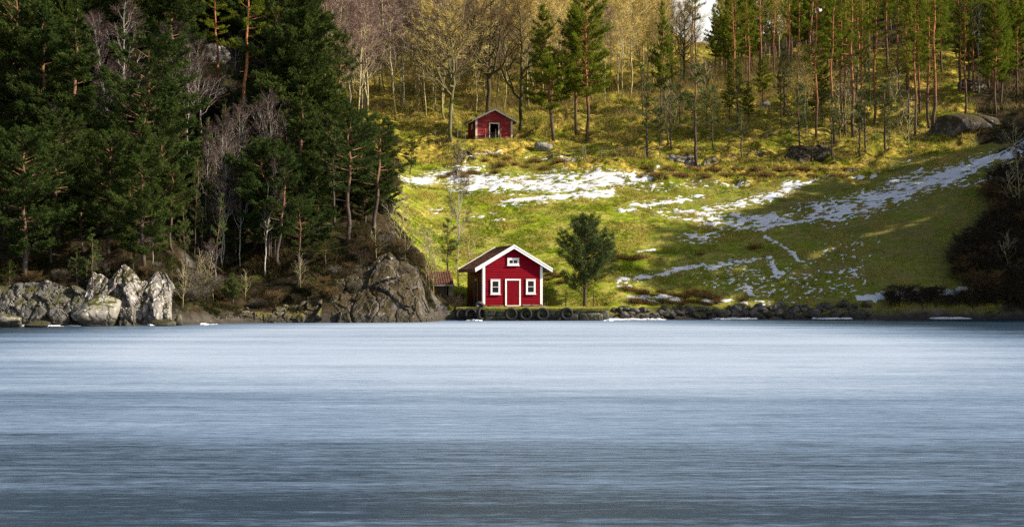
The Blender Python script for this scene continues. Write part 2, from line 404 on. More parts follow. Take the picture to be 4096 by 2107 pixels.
# turf banks on the terrace edge under the knoll
bank = np.exp(-((ZZ - (HY - 725) / FPX * 145.5 - EYE) / .7) ** 2) * np.clip((XX - 12) / 4, 0, 1) * np.clip((40 - XX) / 4, 0, 1)
ZZ += bank * (fbm(XX * .55, YY * .3, o=3, seed=21) - .35) * 1.1

def flatten(x0, x1, y0, y1, z, soft):
    global ZZ
    dx = np.maximum(np.maximum(x0 - XX, XX - x1), 0); dy = np.maximum(np.maximum(y0 - YY, YY - y1), 0)
    w = np.clip(1 - np.hypot(dx, dy) / soft, 0, 1); w = w * w * (3 - 2 * w)
    ZZ = ZZ * (1 - w) + z * w
flatten(-5.2, 8.2, 106.0, 113.0, -.8, 1.2)
flatten(-3.6, 7.0, 114.8, 119.5, .84, 1.7)
flatten(-5.6, -4.0, 157.0, 161.5, 19.15, 2.0)
flatten(-4.2, 0.6, 157.0, 161.5, 19.15, 2.5)

def gz(x, y):
    i = np.clip(np.searchsorted(GX, x) - 1, 0, len(GX) - 2); j = np.clip(np.searchsorted(GY, y) - 1, 0, len(GY) - 2)
    tx = (x - GX[i]) / (GX[i + 1] - GX[i]); ty = (y - GY[j]) / (GY[j + 1] - GY[j])
    return (ZZ[j, i] * (1 - tx) + ZZ[j, i + 1] * tx) * (1 - ty) + (ZZ[j + 1, i] * (1 - tx) + ZZ[j + 1, i + 1] * tx) * ty

_ys = np.arange(90, 298, .2)
def hit(px, py):
    """the spot of ground seen at a point of the survey photo"""
    xs = (px - CX) / FPX * _ys; zs = EYE + (HY - py) / FPX * _ys
    g = gz(xs, _ys); k = np.nonzero(g >= zs)[0]
    k = k[0] if len(k) else len(_ys) - 1
    return float(xs[k]), float(_ys[k]), float(g[k])

def ground_mat():
    m, nt, out = nmat('ground'); k = NT(nt)
    a = k.attr('cover'); sp = k.n('ShaderNodeSeparateColor'); k.l(a.outputs['Color'], sp.inputs[0])
    mead, dry, forest = sp.outputs[0], sp.outputs[1], sp.outputs[2]
    # meadow: green turf with straw tufts, drawn out along the slope
    p1 = k.noise(k.pos((.30, .55, .55), -.1), 1.0, 7, .62)
    p2 = k.noise(k.pos((1.6, 2.4, 2.4), -.1), 1.0, 5, .65)
    green = k.mix(k.ramp(p2, [(.32, 0.0), (.66, 1.0)]), (.105, .165, .006), (.235, .285, .012))
    straw = k.mix(p2, (.27, .24, .05), (.46, .38, .12))
    sm = k.ramp(k.math('ADD', k.math('MULTIPLY', p1, .6), k.math('MULTIPLY', p2, .5)), [(.50, 0.0), (.64, 1.0)])
    cm = k.mix(k.math('MULTIPLY', sm, .85), green, straw)
    brown = k.noise(k.pos((.12, .2, .2)), 1.0, 5, .6)
    cm = k.mix(k.math('MULTIPLY', k.ramp(brown, [(.52, 0.0), (.70, 1.0)]), .5), cm, (.12, .10, .035))
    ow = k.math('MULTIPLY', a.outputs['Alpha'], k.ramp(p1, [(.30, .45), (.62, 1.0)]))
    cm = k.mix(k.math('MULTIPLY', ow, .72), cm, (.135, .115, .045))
    # dry hill grass and moss; dark mottling paints in the shade of hummocks
    d1 = k.noise(k.pos((.45, .7, .7)), 1.0, 6, .62)
    cd = k.mix(k.ramp(d1, [(.38, 0.0), (.58, 1.0)]), (.14, .155, .010), (.50, .36, .07))
    d2 = k.noise(k.pos((1.3, 1.8, 1.8)), 1.0, 5, .65)
    cd = k.mix(k.ramp(d2, [(.46, 0.0), (.62, .9)]), cd, (.060, .042, .015))
    d3 = k.noise(k.pos((.2, .3, .3)), 1.0, 4, .6)
    cd = k.mix(k.ramp(d3, [(.50, 0.0), (.62, .85)]), cd, (.135, .165, .008))
    d4 = k.noise(k.pos((.7, 1.0, 1.0)), 1.0, 5, .6)
    cd = k.mix(k.ramp(d4, [(.59, 0.0), (.67, .85)]), cd, (.035, .034, .010))
    # forest floor: heather, leaf litter, moss
    f1 = k.noise(k.pos((.6, .6, .6)), 1.0, 7, .65)
    cf = k.mix(k.ramp(f1, [(.35, 0.0), (.6, 1.0)]), (.013, .012, .007), (.040, .029, .016))
    f2 = k.noise(k.pos((.35, .35, .35)), 1.3, 5, .6)
    cf = k.mix(k.ramp(f2, [(.54, 0.0), (.64, .85)]), cf, (.036, .040, .009))
    f3 = k.noise(k.pos((2.1, 2.1, 2.1)), 1.0, 5, .7)
    cf = k.mix(k.ramp(f3, [(.58, 0.0), (.70, .7)]), cf, (.11, .075, .042))
    rag = k.math('MULTIPLY', k.math('SUBTRACT', k.noise(k.pos((.5, .5, .5)), 1.0, 6, .65), .5), .9)
    c = k.mix(k.ramp(k.math('ADD', dry, rag), [(.40, 0.0), (.60, 1.0)]), cm, cd)
    c = k.mix(k.ramp(k.math('ADD', forest, rag), [(.42, 0.0), (.58, 1.0)]), c, cf)
    # bare rock on steep ground
    g = k.n('ShaderNodeNewGeometry'); sn = k.n('ShaderNodeSeparateXYZ'); k.l(g.outputs['Normal'], sn.inputs[0])
    r1 = k.noise(k.pos((1, 1, .5)), .9, 8, .65)
    rock = k.mix(k.ramp(r1, [(.36, 0.0), (.62, 1.0)]), (.050, .043, .036), (.165, .150, .135))
    rl = k.noise(k.pos((1, 1, 1)), 2.2, 6, .65)
    rock = k.mix(k.ramp(rl, [(.61, 0.0), (.69, 1.0)]), rock, (.38, .37, .34))
    st = k.math('ADD', sn.outputs['Z'], k.math('MULTIPLY', k.math('SUBTRACT', r1, .5), .9))
    rf = k.ramp(st, [(.46, 1.0), (.60, 0.0)])
    wet = k.n('ShaderNodeSeparateXYZ'); k.l(g.outputs['Position'], wet.inputs[0])
    low = k.ramp(k.math('ADD', wet.outputs['Z'], k.math('MULTIPLY', rag, 1.2)), [(.35, 1.0), (.9, 0.0)])
    rock = k.mix(k.ramp(wet.outputs['Z'], [(.15, .75), (.9, 0.0)]), rock, (.030, .026, .020))
    c = k.mix(k.math('MAXIMUM', rf, low), c, rock)
    h = k.math('ADD', k.math('MULTIPLY', p2, .6), k.math('MULTIPLY', k.noise(k.pos((5, 5, 5)), 1.0, 4, .7), .4))
    b = k.bsdf(c, .95, .05, h, .8, .25); k.l(b.outputs[0], out.inputs[0]); return m
M['ground'] = ground_mat()

ny, nx = sh
idx = np.arange(nx * ny).reshape(ny, nx)
quads = np.stack([idx[:-1, :-1], idx[:-1, 1:], idx[1:, 1:], idx[1:, :-1]], -1).reshape(-1, 4)
me = bpy.data.meshes.new('hillside')
fill_mesh(me, np.column_stack([XX.ravel(), YY.ravel(), ZZ.ravel()]), np.zeros((0, 3), int), quads)
me.polygons.foreach_set('use_smooth', np.ones(len(me.polygons), bool))
ca = me.color_attributes.new('cover', 'FLOAT_COLOR', 'POINT')
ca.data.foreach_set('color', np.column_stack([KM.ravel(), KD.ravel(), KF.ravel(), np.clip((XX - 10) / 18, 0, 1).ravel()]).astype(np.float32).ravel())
tag(link_mesh('hillside', me, M['ground']), kind='structure')

# ------------------------------------------------------------------ frozen lake
def ice_mat():
    m, nt, out = nmat('lake_ice'); k = NT(nt)
    # frost lies in long streaks across the ice
    g = k.n('ShaderNodeNewGeometry'); sp = k.n('ShaderNodeSeparateXYZ'); k.l(g.outputs['Position'], sp.inputs[0])
    s1 = k.noise(k.pos((.030, .26, 1), .015), 1.0, 12, .78)
    s2 = k.noise(k.pos((.55, 5.0, 1), -.01), 1.0, 8, .78)
    s4 = k.noise(k.pos((.02, .07, 1), .05), 1.0, 4, .6)
    # frost tone with vignette painted in: pale before the boathouse, darkening all round
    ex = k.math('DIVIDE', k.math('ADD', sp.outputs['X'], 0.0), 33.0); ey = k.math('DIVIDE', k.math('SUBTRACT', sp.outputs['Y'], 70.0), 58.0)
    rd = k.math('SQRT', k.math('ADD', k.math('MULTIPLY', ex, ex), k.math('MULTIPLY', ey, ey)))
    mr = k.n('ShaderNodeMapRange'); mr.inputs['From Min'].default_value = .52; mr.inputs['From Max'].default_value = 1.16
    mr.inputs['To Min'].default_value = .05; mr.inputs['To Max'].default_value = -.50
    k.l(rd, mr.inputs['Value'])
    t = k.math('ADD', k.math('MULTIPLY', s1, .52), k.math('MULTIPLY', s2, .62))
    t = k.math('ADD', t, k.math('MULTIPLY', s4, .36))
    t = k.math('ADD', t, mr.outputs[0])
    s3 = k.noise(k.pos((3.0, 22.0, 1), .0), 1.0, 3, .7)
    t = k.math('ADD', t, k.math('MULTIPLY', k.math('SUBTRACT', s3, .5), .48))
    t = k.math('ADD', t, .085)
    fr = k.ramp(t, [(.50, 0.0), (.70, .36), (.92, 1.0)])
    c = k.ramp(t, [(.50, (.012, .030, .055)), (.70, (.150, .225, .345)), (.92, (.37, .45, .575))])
    h = k.math('ADD', k.math('MULTIPLY', s2, .8), k.math('MULTIPLY', s1, .4))
    rg = k.ramp(fr, [(0.0, .32), (1.0, .6)])
    b = k.bsdf(c, rg, .22, h, .5, .03); k.l(b.outputs[0], out.inputs[0]); return m
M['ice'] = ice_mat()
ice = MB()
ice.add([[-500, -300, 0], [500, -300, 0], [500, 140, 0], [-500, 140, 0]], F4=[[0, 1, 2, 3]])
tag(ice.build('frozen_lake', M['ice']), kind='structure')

# ------------------------------------------------------------------ snow lying on the meadow
def snow_mat():
    m, nt, out = nmat('snow'); k = NT(nt)
    f = k.noise(k.pos((3, 3, 3)), 1.0, 5, .6)
    c = k.mix(f, (.52, .55, .62), (.70, .72, .77))
    b = k.bsdf(c, .6, .2, f, .3, .05); k.l(b.outputs[0], out.inputs[0]); return m
M['snow'] = snow_mat()
STROKES = [  # survey points, half width (m), strength
    ([(1640, 728), (1745, 700), (1870, 672)], .9, .9), ([(1880, 690), (1960, 672)], .4, .7), ([(1850, 628), (1990, 612)], .5, .55), ([(2130, 635), (2300, 640)], .8, .5),
    ([(1850, 722), (2080, 722), (2300, 715), (2540, 715)], 1.6, .95), ([(1880, 752), (2120, 752), (2330, 742), (2560, 722)], 1.5, .95),
    ([(2030, 812), (2200, 790), (2430, 776)], .9, .85), ([(2180, 700), (2420, 680), (2680, 690)], .9, .62), ([(2460, 690), (2660, 676)], .5, .55),
    ([(2490, 842), (2640, 816), (2800, 786)], .55, .95), ([(2520, 815), (2780, 790)], .5, .7), ([(2560, 760), (2780, 745), (2960, 735)], .9, .45),
    ([(2660, 852), (2820, 850), (2980, 815), (3130, 775), (3180, 735)], .8, .85), ([(2680, 872), (2780, 880), (2960, 860)], .4, .8),
    ([(2760, 952), (2900, 925), (3050, 893), (3140, 880)], .7, .92), ([(2820, 905), (3000, 880), (3150, 862)], .7, .8),
    ([(3030, 922), (3200, 890), (3330, 858), (3500, 826)], .35, 1.0), ([(3060, 905), (3250, 870)], .3, .8), ([(3190, 745), (3250, 725), (3330, 710)], .4, .8),
    ([(3290, 855), (3450, 815), (3600, 772), (3760, 715), (3900, 660), (4000, 620), (4150, 560)], 1.9, .95), ([(3550, 735), (3700, 675)], .5, .7), ([(3500, 690), (3640, 645)], .4, .5),
    ([(3420, 720), (3500, 705)], .3, .7), ([(3850, 745), (3960, 715)], .5, .55), ([(3930, 940), (3990, 920)], .35, .6), ([(3860, 985), (3960, 960)], .5, .5),
    ([(2480, 1122), (2600, 1105), (2720, 1078), (2810, 1060)], .40, 1.0), ([(2840, 1075), (3010, 1040)], .5, .6), ([(2550, 1010), (2620, 998)], .16, .9), ([(2800, 980), (2860, 965)], .2, .6),
    ([(3060, 948), (3130, 985), (3165, 1010), (3190, 1040)], .25, .9), ([(3075, 1030), (3095, 1070), (3110, 1110)], .28, .85), ([(2980, 1150), (3020, 1185), (3050, 1215)], .5, .75),
    ([(2470, 1145), (2520, 1145)], .2, .8), ([(2500, 1185), (2580, 1200), (2640, 1215)], .25, .9), ([(2580, 1192), (2690, 1190), (2715, 1200), (2660, 1212)], .35, .95), ([(2820, 1205), (2920, 1203)], .35, .85),
    ([(2860, 1130), (3000, 1110), (3150, 1130), (3300, 1080), (3420, 1000)], 2.6, .27), ([(3000, 1190), (3250, 1170), (3420, 1120)], 1.4, .33), ([(3280, 1070), (3340, 1100), (3420, 1090)], .5, .6),
    ([(3440, 1195), (3560, 1188), (3690, 1180)], .5, .75), ([(3660, 1195), (3800, 1175)], .35, .8), ([(3700, 1160), (3900, 1155)], .35, .65), ([(4000, 1000), (4040, 995)], .3, .6), ([(3910, 1120), (3945, 1098)], .25, .8),
    ([(1725, 842), (1765, 838)], .22, .8), ([(1885, 870), (1930, 872)], .15, .8), ([(1960, 855), (1985, 858)], .18, .8), ([(1985, 882), (2010, 880)], .18, .8), ([(1740, 855), (1760, 853)], .15, .7),
]
jy = (GY > 108) & (GY < 166); jx = (GX > -14) & (GX < 56)
SX, SY, SZ = XX[np.ix_(jy, jx)], YY[np.ix_(jy, jx)], ZZ[np.ix_(jy, jx)]
S = np.zeros_like(SX)
for pts, w, st in STROKES:
    P = np.array([hit(*p)[:2] for p in pts])
    best = np.full(SX.shape, 1e9)
    for a, b in zip(P[:-1], P[1:]):
        d = b - a; t = np.clip(((SX - a[0]) * d[0] + (SY - a[1]) * d[1]) / (d @ d), 0, 1)
        best = np.minimum(best, np.hypot((SX - a[0] - t * d[0]), (SY - a[1] - t * d[1]) * 1.0))
    S = np.maximum(S, st * np.exp(-(best / (w * 1.25)) ** 2))
SN = .72 * fbm(SX * 1.7 - SY * .5, SY * 4.2, o=2, seed=31, gain=.8) + .28 * fbm(SX * .25, SY * .6, o=3, seed=35)
SN2 = .8 * fbm(SX * 3.0 - SY * 1.2, SY * 6.5, o=2, seed=33, gain=.7) + .2 * SN; fine = np.clip((.75 - S) / .35, 0, 1)
SN = SN * (1 - fine) + SN2 * fine
field = S * 1.22 + (SN - .5) * 3.3 - .78
field = np.minimum(field, S * 3 - .35)
snow_z = SZ + np.clip(field, -1, .35) * .15
keep = field > -.35
qi = np.arange(SX.size).reshape(SX.shape)
fk = keep[:-1, :-1] | keep[:-1, 1:] | keep[1:, 1:] | keep[1:, :-1]
sq = np.stack([qi[:-1, :-1], qi[:-1, 1:], qi[1:, 1:], qi[1:, :-1]], -1)[fk]
used = np.unique(sq); remap = np.full(SX.size, -1); remap[used] = np.arange(len(used))
me = bpy.data.meshes.new('snow')
fill_mesh(me, np.column_stack([SX.ravel(), SY.ravel(), snow_z.ravel()])[used], np.zeros((0, 3), int), remap[sq])
me.polygons.foreach_set('use_smooth', np.ones(len(me.polygons), bool))
tag(link_mesh('snow', me, M['snow']), kind='stuff')

# ice crust and snow rim where the lake meets the shore
rim = MB(); rr = np.random.default_rng(5)
def shore_y(x):
    ys = np.arange(90, 128, .1); g = gz(np.full_like(ys, x), ys); k = np.nonzero(g > .03)[0]
    return ys[k[0]] if len(k) else 126
for x in np.arange(-40, 50, .22):
    if -4.0 < x < 7.8: y0 = 112.7
    else: y0 = shore_y(x)
    if x < 8 and fbm(np.array([x * .35]), np.array([2.0]), o=2, seed=60)[0] < .56: continue
    if x >= 8 and fbm(np.array([x * .3]), np.array([5.0]), o=2, seed=61)[0] < .50: continue
    for q in range(2 if x > 8 else 1):
        w = rr.uniform(.2, .8); dd = rr.uniform(.15, .5); hh = rr.uniform(.02, .13)
        yy = y0 - rr.uniform(-.1, .55 if x < 8 else 1.6)
        a = np.linspace(0, 6.283, 7, endpoint=False) + rr.uniform(0, 1)
        ring = np.column_stack([x + np.cos(a) * w * rr.uniform(.6, 1.2, 7), yy + np.sin(a) * dd * rr.uniform(.6, 1.2, 7), np.full(7, -.01)])
        top = ring.copy(); top[:, :2] = ring[:, :2] * .75 + np.array([x, yy]) * .25; top[:, 2] = hh * rr.uniform(.4, 1.2, 7)
        jj = np.arange(7); j2 = (jj + 1) % 7
        rim.add(np.vstack([ring, top]), F3=np.stack([np.full(5, 7), np.arange(8, 13), np.arange(9, 14)], -1), F4=np.stack([jj, j2, j2 + 7, jj + 7], -1))
tag(rim.build('shore_snow', M['snow']), kind='stuff')

# ------------------------------------------------------------------ rocks
def rock_mesh(name, seed, mat, dims=(1, 1, 1), sub=4, planes=13, rough=.10, crack=0.0):
    rg = np.random.default_rng(seed)
    bm = bmesh.new(); bmesh.ops.create_icosphere(bm, subdivisions=sub, radius=1)
    V = np.array([v.co[:] for v in bm.verts]); F = np.array([[v.index for v in f.verts] for f in bm.faces]); bm.free()
    N = rg.normal(size=(planes, 3)); N /= np.linalg.norm(N, axis=1)[:, None]
    dd = rg.uniform(.62, 1.0, planes)
    q = dd[None, :] / np.maximum(V @ N.T, 1e-3)
    q = np.minimum(q, 6); r = np.minimum(-np.log(np.exp(-q * 9).sum(1) + 1e-12) / 9 + .12, 1.25)
    r = np.maximum(r, .35)
    r = r * (1 + rough * 2 * (fbm(V[:, 0] * 2 + seed, V[:, 1] * 2, V[:, 2] * 2, o=5, seed=seed) - .5))
    if crack:
        n = fbm(V[:, 0] * 4 + seed, V[:, 1] * 4, V[:, 2] * .8, o=3, seed=seed + 3)
        r = r - crack * np.exp(-((n - .5) / .035) ** 2)
    P = V * r[:, None] * np.array(dims)
    me = bpy.data.meshes.new(name)
    fill_mesh(me, P, F, np.zeros((0, 4), int))
    me.polygons.foreach_set('use_smooth', np.ones(len(me.polygons), bool))
    me.materials.append(M[mat])
    return me

def rock(name, label, px, w_px, py_bot, py_top, mat, seed, depth=None, thick=.8, rough=.10, crack=0.0, planes=13, lean=0.0, rz=None, group=None, cat='rock'):
    """one rock standing where the ground (or the given distance) puts it"""
    if depth is None: x, y, z = hit(px, py_bot)
    else: y = depth; x = (px - CX) / FPX * y
    zb = EYE + (HY - py_bot) / FPX * y; zt = EYE + (HY - py_top) / FPX * y
    w = w_px / FPX * y; h = (zt - zb)
    k_ = .66 if py_bot > 1000 else .80
    me = rock_mesh(name, seed, mat, (w * .80 * k_, w * .70 * thick * k_, h * .78 * k_), 5 if w_px > 60 else 4, planes, rough, crack)
    o = link_mesh(name, me, M[mat])
    o.location = (x, y + w * .22 * thick, zb + h * (.42 if py_bot > 1000 else .25)); o.rotation_euler = (0, lean, (seed * 1.7) % 6.28 if rz is None else rz)
    return tag(o, label, cat, group)

RK = [
 # label, px, width, bottom, top, material, distance, thickness, crack, planes, lean, rough
 ('rounded grey rock with a yellow mossy edge, leftmost on the forest shore', 30, 110, 1312, 1252, 'rock_moss', 93.0, .8, 0, 9, 0, .08),
 ('low smooth brown dome rock on the ice, by itself beside the leftmost rock', 148, 92, 1312, 1284, 'rock_wet', 93.2, .9, 0, 6, 0, .05),
 ('big humped boulder with bright green moss on its pale top', 385, 165, 1302, 1180, 'rock_moss', 96.6, .9, .03, 9, 0, .07),
 ('smooth olive dome rock on the ice below the tallest white slab', 648, 86, 1307, 1276, 'rock_moss', 96.0, .9, 0, 7, 0, .05),
 ('small pointed stone between the dome rock and the mossy round boulder', 712, 36, 1300, 1258, 'rock_wet', 97.5, .9, 0, 9, 0, .08),
 ('mossy round boulder at the mouth of the dark gully', 762, 62, 1290, 1236, 'rock_moss', 100.5, .9, 0, 8, 0, .06),
 ('upper grey outcrop under the twin pines on the point', 1270, 95, 925, 885, 'rock_grey', None, .6, .08, 12, 0, .12),
 ('pale sunlit crag high among the dark trunks of the forest', 832, 110, 245, 165, 'rock_pale', None, .6, .10, 12, 0, .12),
 ('small pale crag beside the two dark trunks, under the highest crag', 850, 120, 380, 322, 'rock_pale', None, .6, .10, 12, 0, .12),
 ('upright grey crag behind the branching white birch', 1005, 60, 430, 345, 'rock_grey', None, .6, .12, 12, 0, .12),
 ('smooth dark boulder by the foot of the leaning pine', 2165, 60, 600, 562, 'rock_moss', None, .8, .0, 8, 0, .06),
 ('broad dark boulder in shade near the right-hand pine pair', 3835, 170, 535, 455, 'rock_heather', None, .8, .05, 9, 0, .08),
 ('dark broken boulder behind the broad shaded boulder', 3940, 120, 505, 450, 'rock_heather', None, .8, .05, 11, 0, .10),
 ('big grey boulder behind the white based birch', 3895, 80, 355, 310, 'rock_heather', None, .8, .0, 9, 0, .08),
 ('small pale stone halfway up the knoll', 3060, 34, 425, 400, 'rock_pale', None, .8, .0, 8, 0, .06),
 ('small white stone in the moss low on the knoll', 2928, 26, 530, 508, 'rock_pale', None, .8, .0, 8, 0, .06),
]
for i, (lb, px, w, b, t, mt, dp, th, ck, pl, ln, rf) in enumerate(RK):
    rock('shore_rock' if (b > 1000) else 'rock_outcrop', lb, px, w, b, t, mt, 40 + i, dp, th, rf, ck, pl, ln, rz=random.uniform(-.35, .35))

# ------------------------------------------------------------------ cliffs along the forest shore
def worley(P, seed):
    """nearest jittered cell: cell id hash, offset from its centre, distance to the second cell"""
    b = np.floor(P).astype(np.int64); d1 = np.full(len(P), 9e9); d2 = d1.copy(); hid = np.zeros(len(P)); off = np.zeros((len(P), 3))
    for i in (-1, 0, 1):
        for j in (-1, 0, 1):
            for k in (-1, 0, 1):
                c = b + np.array([i, j, k])
                f = c + np.column_stack([_h(c[:, 0], c[:, 1], c[:, 2], seed + q) for q in (1, 2, 3)])
                d = ((P - f) ** 2).sum(1); nr = d < d1
                d2 = np.where(nr, d1, np.minimum(d2, d)); hid = np.where(nr, _h(c[:, 0], c[:, 1], c[:, 2], seed + 9), hid)
                off[nr] = (P - f)[nr]; d1 = np.where(nr, d, d1)
    return hid, off, np.sqrt(d2) - np.sqrt(d1)

def cliff(label, base, top, mat, seed, res=.085, ground=False, amp=.55, cell=(.9, .9, .45), back=2.2, bulge=.35, name='rock_cliff'):
    """BASE: (column, distance) of the foot on the ice; TOP: (column, row, distance) of the brink"""
    bx = np.array([((p - CX) / FPX * y, y) for p, y in base]); tx = np.array([((p - CX) / FPX * y, y, EYE + (HY - r) / FPX * y) for p, r, y in top])
    L = np.hypot(*(bx[-1] - bx[0])); n = int(L / res); u = np.linspace(0, 1, n)
    ub = np.linspace(0, 1, len(base)); ut = (np.array([p for p, r, y in top]) - top[0][0]) / (top[-1][0] - top[0][0]); ub = (np.array([p for p, y in base]) - base[0][0]) / (base[-1][0] - base[0][0])
    F = np.column_stack([np.interp(u, ub, bx[:, 0]), np.interp(u, ub, bx[:, 1]), np.full(n, -.35)])
    if ground: F[:, 2] = gz(F[:, 0], F[:, 1]) - .3
    T = np.column_stack([np.interp(u, ut, tx[:, i]) for i in range(3)])
    T[:, 2] += (fbm(u * L * .8, u * 0, o=3, seed=seed) - .5) * .7
    m = int(max(1.0, (T[:, 2] - F[:, 2]).max()) / res * 1.15); mb = int(back / res / 2)
    V = []
    for k in range(m):
        v = k / (m - 1); q = F + (T - F) * v
        q[:, 1] = F[:, 1] + (T[:, 1] - F[:, 1]) * (v ** 1.5) - bulge * math.sin(math.pi * v); V.append(q)
    for k in range(1, mb + 1):
        v = k / mb; q = T.copy(); q[:, 1] += back * v; q[:, 2] -= .9 * v * v; V.append(q)
    rows = len(V); V = np.vstack(V); P = V.copy()
    warp = np.column_stack([fbm(P[:, 0] * .6 + 5 * i, P[:, 1] * .6, P[:, 2] * .6, o=3, seed=seed + i) - .5 for i in range(3)]) * .9
    nd = np.array([.15, -1, .28]); D = np.zeros(len(V))
    for (sc_, a) in ((1.0, 1.0), (2.4, .28), (6.0, .09)):
        hid, off, edge = worley((P + warp) * np.array(cell) * sc_, seed + int(sc_ * 10))
        D += amp * a * ((hid - .5) * 1.1 + (hid * 7 % 1 - .5) * off[:, 0] * 1.2 + (hid * 13 % 1 - .5) * off[:, 2] * 1.0) - amp * a * .22 * np.exp(-(edge / .06) ** 2)
    D += (fbm(P[:, 0] * 3, P[:, 1] * 3, P[:, 2] * 3, o=4, seed=seed) - .5) * .16
    V = V + nd * D[:, None]
    i = np.arange(n - 1); Fq = np.vstack([np.stack([r * n + i, r * n + i + 1, (r + 1) * n + i + 1, (r + 1) * n + i], -1) for r in range(rows - 1)])
    mbd = MB(); mbd.add(V, F4=Fq); o = mbd.build(name, M[mat], None)
    return tag(o, label, 'cliff')
cliff('long dark low cliff in shade beneath the far left pines', [(-60, 96.0), (120, 96.2), (250, 96.6), (345, 97.2)], [(-60, 1158, 98.3), (90, 1138, 98.6), (200, 1128, 98.8), (300, 1150, 98.6), (345, 1185, 98.4)], 'rock_dark', 3, amp=.5)
cliff('white lichened cliff of upright slabs rising straight from the ice', [(325, 97.6), (420, 97.0), (520, 97.2), (620, 97.6), (690, 98.6), (715, 100.5)], [(325, 1190, 99.0), (372, 1085, 99.6), (400, 1095, 99.6), (440, 1118, 99.4), (462, 1088, 99.6), (500, 1052, 100.0), (545, 1090, 99.9), (575, 1122, 99.6), (600, 1108, 99.8), (655, 1082, 100.2), (685, 1120, 100.4), (715, 1260, 101.2)], 'rock_pale', 8, amp=.70, cell=(1.05, .6, .19), bulge=.35)
cliff('low dark ledge running along the ice from the gully to the middle of the point', [(735, 101.5), (850, 104.0), (1000, 105.0), (1150, 105.2), (1290, 105.4)], [(735, 1262, 102.8), (850, 1250, 105.2), (1000, 1232, 106.3), (1120, 1228, 106.6), (1230, 1205, 107.0), (1290, 1190, 107.2)], 'rock_wet', 15, amp=.55, cell=(.7, .8, .6), back=2.5)
cliff('big cracked grey rock face that forms the end of the wooded point', [(1230, 105.3), (1400, 105.6), (1550, 106.0), (1680, 106.8), (1730, 108.0), (1752, 110.5)], [(1230, 1195, 107.6), (1330, 1138, 108.8), (1430, 1085, 110.0), (1500, 1030, 110.8), (1560, 1000, 111.2), (1620, 1035, 111.2), (1675, 1085, 111.0), (1705, 1180, 110.8), (1735, 1250, 110.8), (1752, 1288, 111.5)], 'rock_heather', 22, amp=.62, cell=(.55, .6, .38), back=3.0, bulge=.1)

cliff('dark grey rock face under the bare roots of the orange pine on the knoll', [(3120, 150.2), (3200, 149.6), (3290, 149.4), (3345, 149.8)], [(3120, 628, 151.6), (3165, 590, 152.2), (3260, 578, 152.4), (3320, 588, 152.2), (3345, 640, 151.4)], 'rock_heather', 41, ground=True, amp=.5, back=1.6, name='rock_outcrop')
cliff('pale striped rock slab at the foot of the knoll beside the ravine', [(2668, 150.6), (2740, 150.2), (2800, 150.4)], [(2668, 610, 152.6), (2720, 612, 152.4), (2775, 620, 152.0), (2800, 650, 151.4)], 'rock_grey', 43, ground=True, amp=.35, back=1.4, cell=(.5, .7, .8), name='rock_outcrop')
cliff('flat pale rock just past the half bare pine at the foot of the knoll', [(2812, 150.6), (2885, 150.6)], [(2812, 636, 151.6), (2850, 616, 152.0), (2885, 634, 151.8)], 'rock_grey', 44, ground=True, amp=.3, back=1.2, name='rock_outcrop')
cliff('low grey rock in the grass bank midway along the knoll foot', [(2950, 151.6), (3060, 151.4)], [(2950, 622, 152.6), (3000, 600, 153.0), (3060, 612, 152.6)], 'rock_heather', 45, ground=True, amp=.35, back=1.2, name='rock_outcrop')
cliff('dark turf topped rock edge above the snow, lower of the two ledges', [(3290, 145.8), (3370, 145.4), (3430, 145.6)], [(3290, 686, 146.8), (3370, 678, 147.0), (3430, 676, 147.0)], 'rock_heather', 46, ground=True, amp=.3, back=1.0, name='rock_outcrop')
cliff('dark mossy outcrop under the single tree beside the upper shed', [(1790, 150.4), (1850, 149.8), (1905, 150.4)], [(1790, 630, 152.0), (1840, 590, 152.8), (1880, 596, 152.6), (1905, 635, 151.8)], 'rock_heather', 47, ground=True, amp=.5, back=1.5, name='rock_outcrop')

# boulders tipped along the meadow shore
rg = np.random.default_rng(12)
BM = [rock_mesh('shore_boulder', 200 + i, 'rock_dark', (1, .8, .72), 3, 11, .09) for i in range(7)]
ZONES = [(2450, 2760, 'dark boulder of the rough stone bank between the quay and the brown rushes', 'boulders of the stone bank beside the quay'),
         (2760, 3120, 'dark boulder of the stone bank below the middle of the meadow', 'boulders of the stone bank below the meadow'),
         (3120, 3480, 'large dark boulder of the stone bank below the steep shaded meadow', 'boulders of the stone bank below the steep meadow')]
for (a, b, lb, gp) in ZONES:
    n = int((b - a) / 8.5)
    for i in range(n):
        px = a + (b - a) * (i + rg.uniform(0, 1)) / n
        row = rg.uniform(0, 1); py = 1268 - row * 30
        x = (px - CX) / FPX * 119.0; y0 = shore_y(x)
        y = y0 - .1 + row * 1.3; x = (px - CX) / FPX * y
        s = rg.uniform(.22, .52) * (1.15 if px > 3100 else 1.0)
        if i == 0: pass
        o = link_mesh('shore_boulder', BM[int(rg.integers(7))], M['rock_dark'])
        o.location = (x, y, max(float(gz(np.array([x]), np.array([y]))[0]), 0) + s * .18 + row * .12)
        o.scale = (s * rg.uniform(.8, 1.5), s, s * rg.uniform(.7, 1.1)); o.rotation_euler = (rg.uniform(-.4, .4), rg.uniform(-.4, .4), rg.uniform(0, 6.28))
        tag(o, lb, 'boulder', gp)

# ------------------------------------------------------------------ trees
def wobble(rg, n, amp):
    w = np.cumsum(rg.normal(size=(n, 2)), 0) * amp; return w - np.linspace(0, 1, n)[:, None] * w[-1] * .6

def trunk_path(rg, h, n, amp, lean=(0, 0), bend=0.0):
    t = np.linspace(0, 1, n); w = wobble(rg, n, amp); w[0] = 0
    return np.column_stack([w[:, 0] + lean[0] * h * t + bend * h * t * t, w[:, 1] + lean[1] * h * t, h * t])

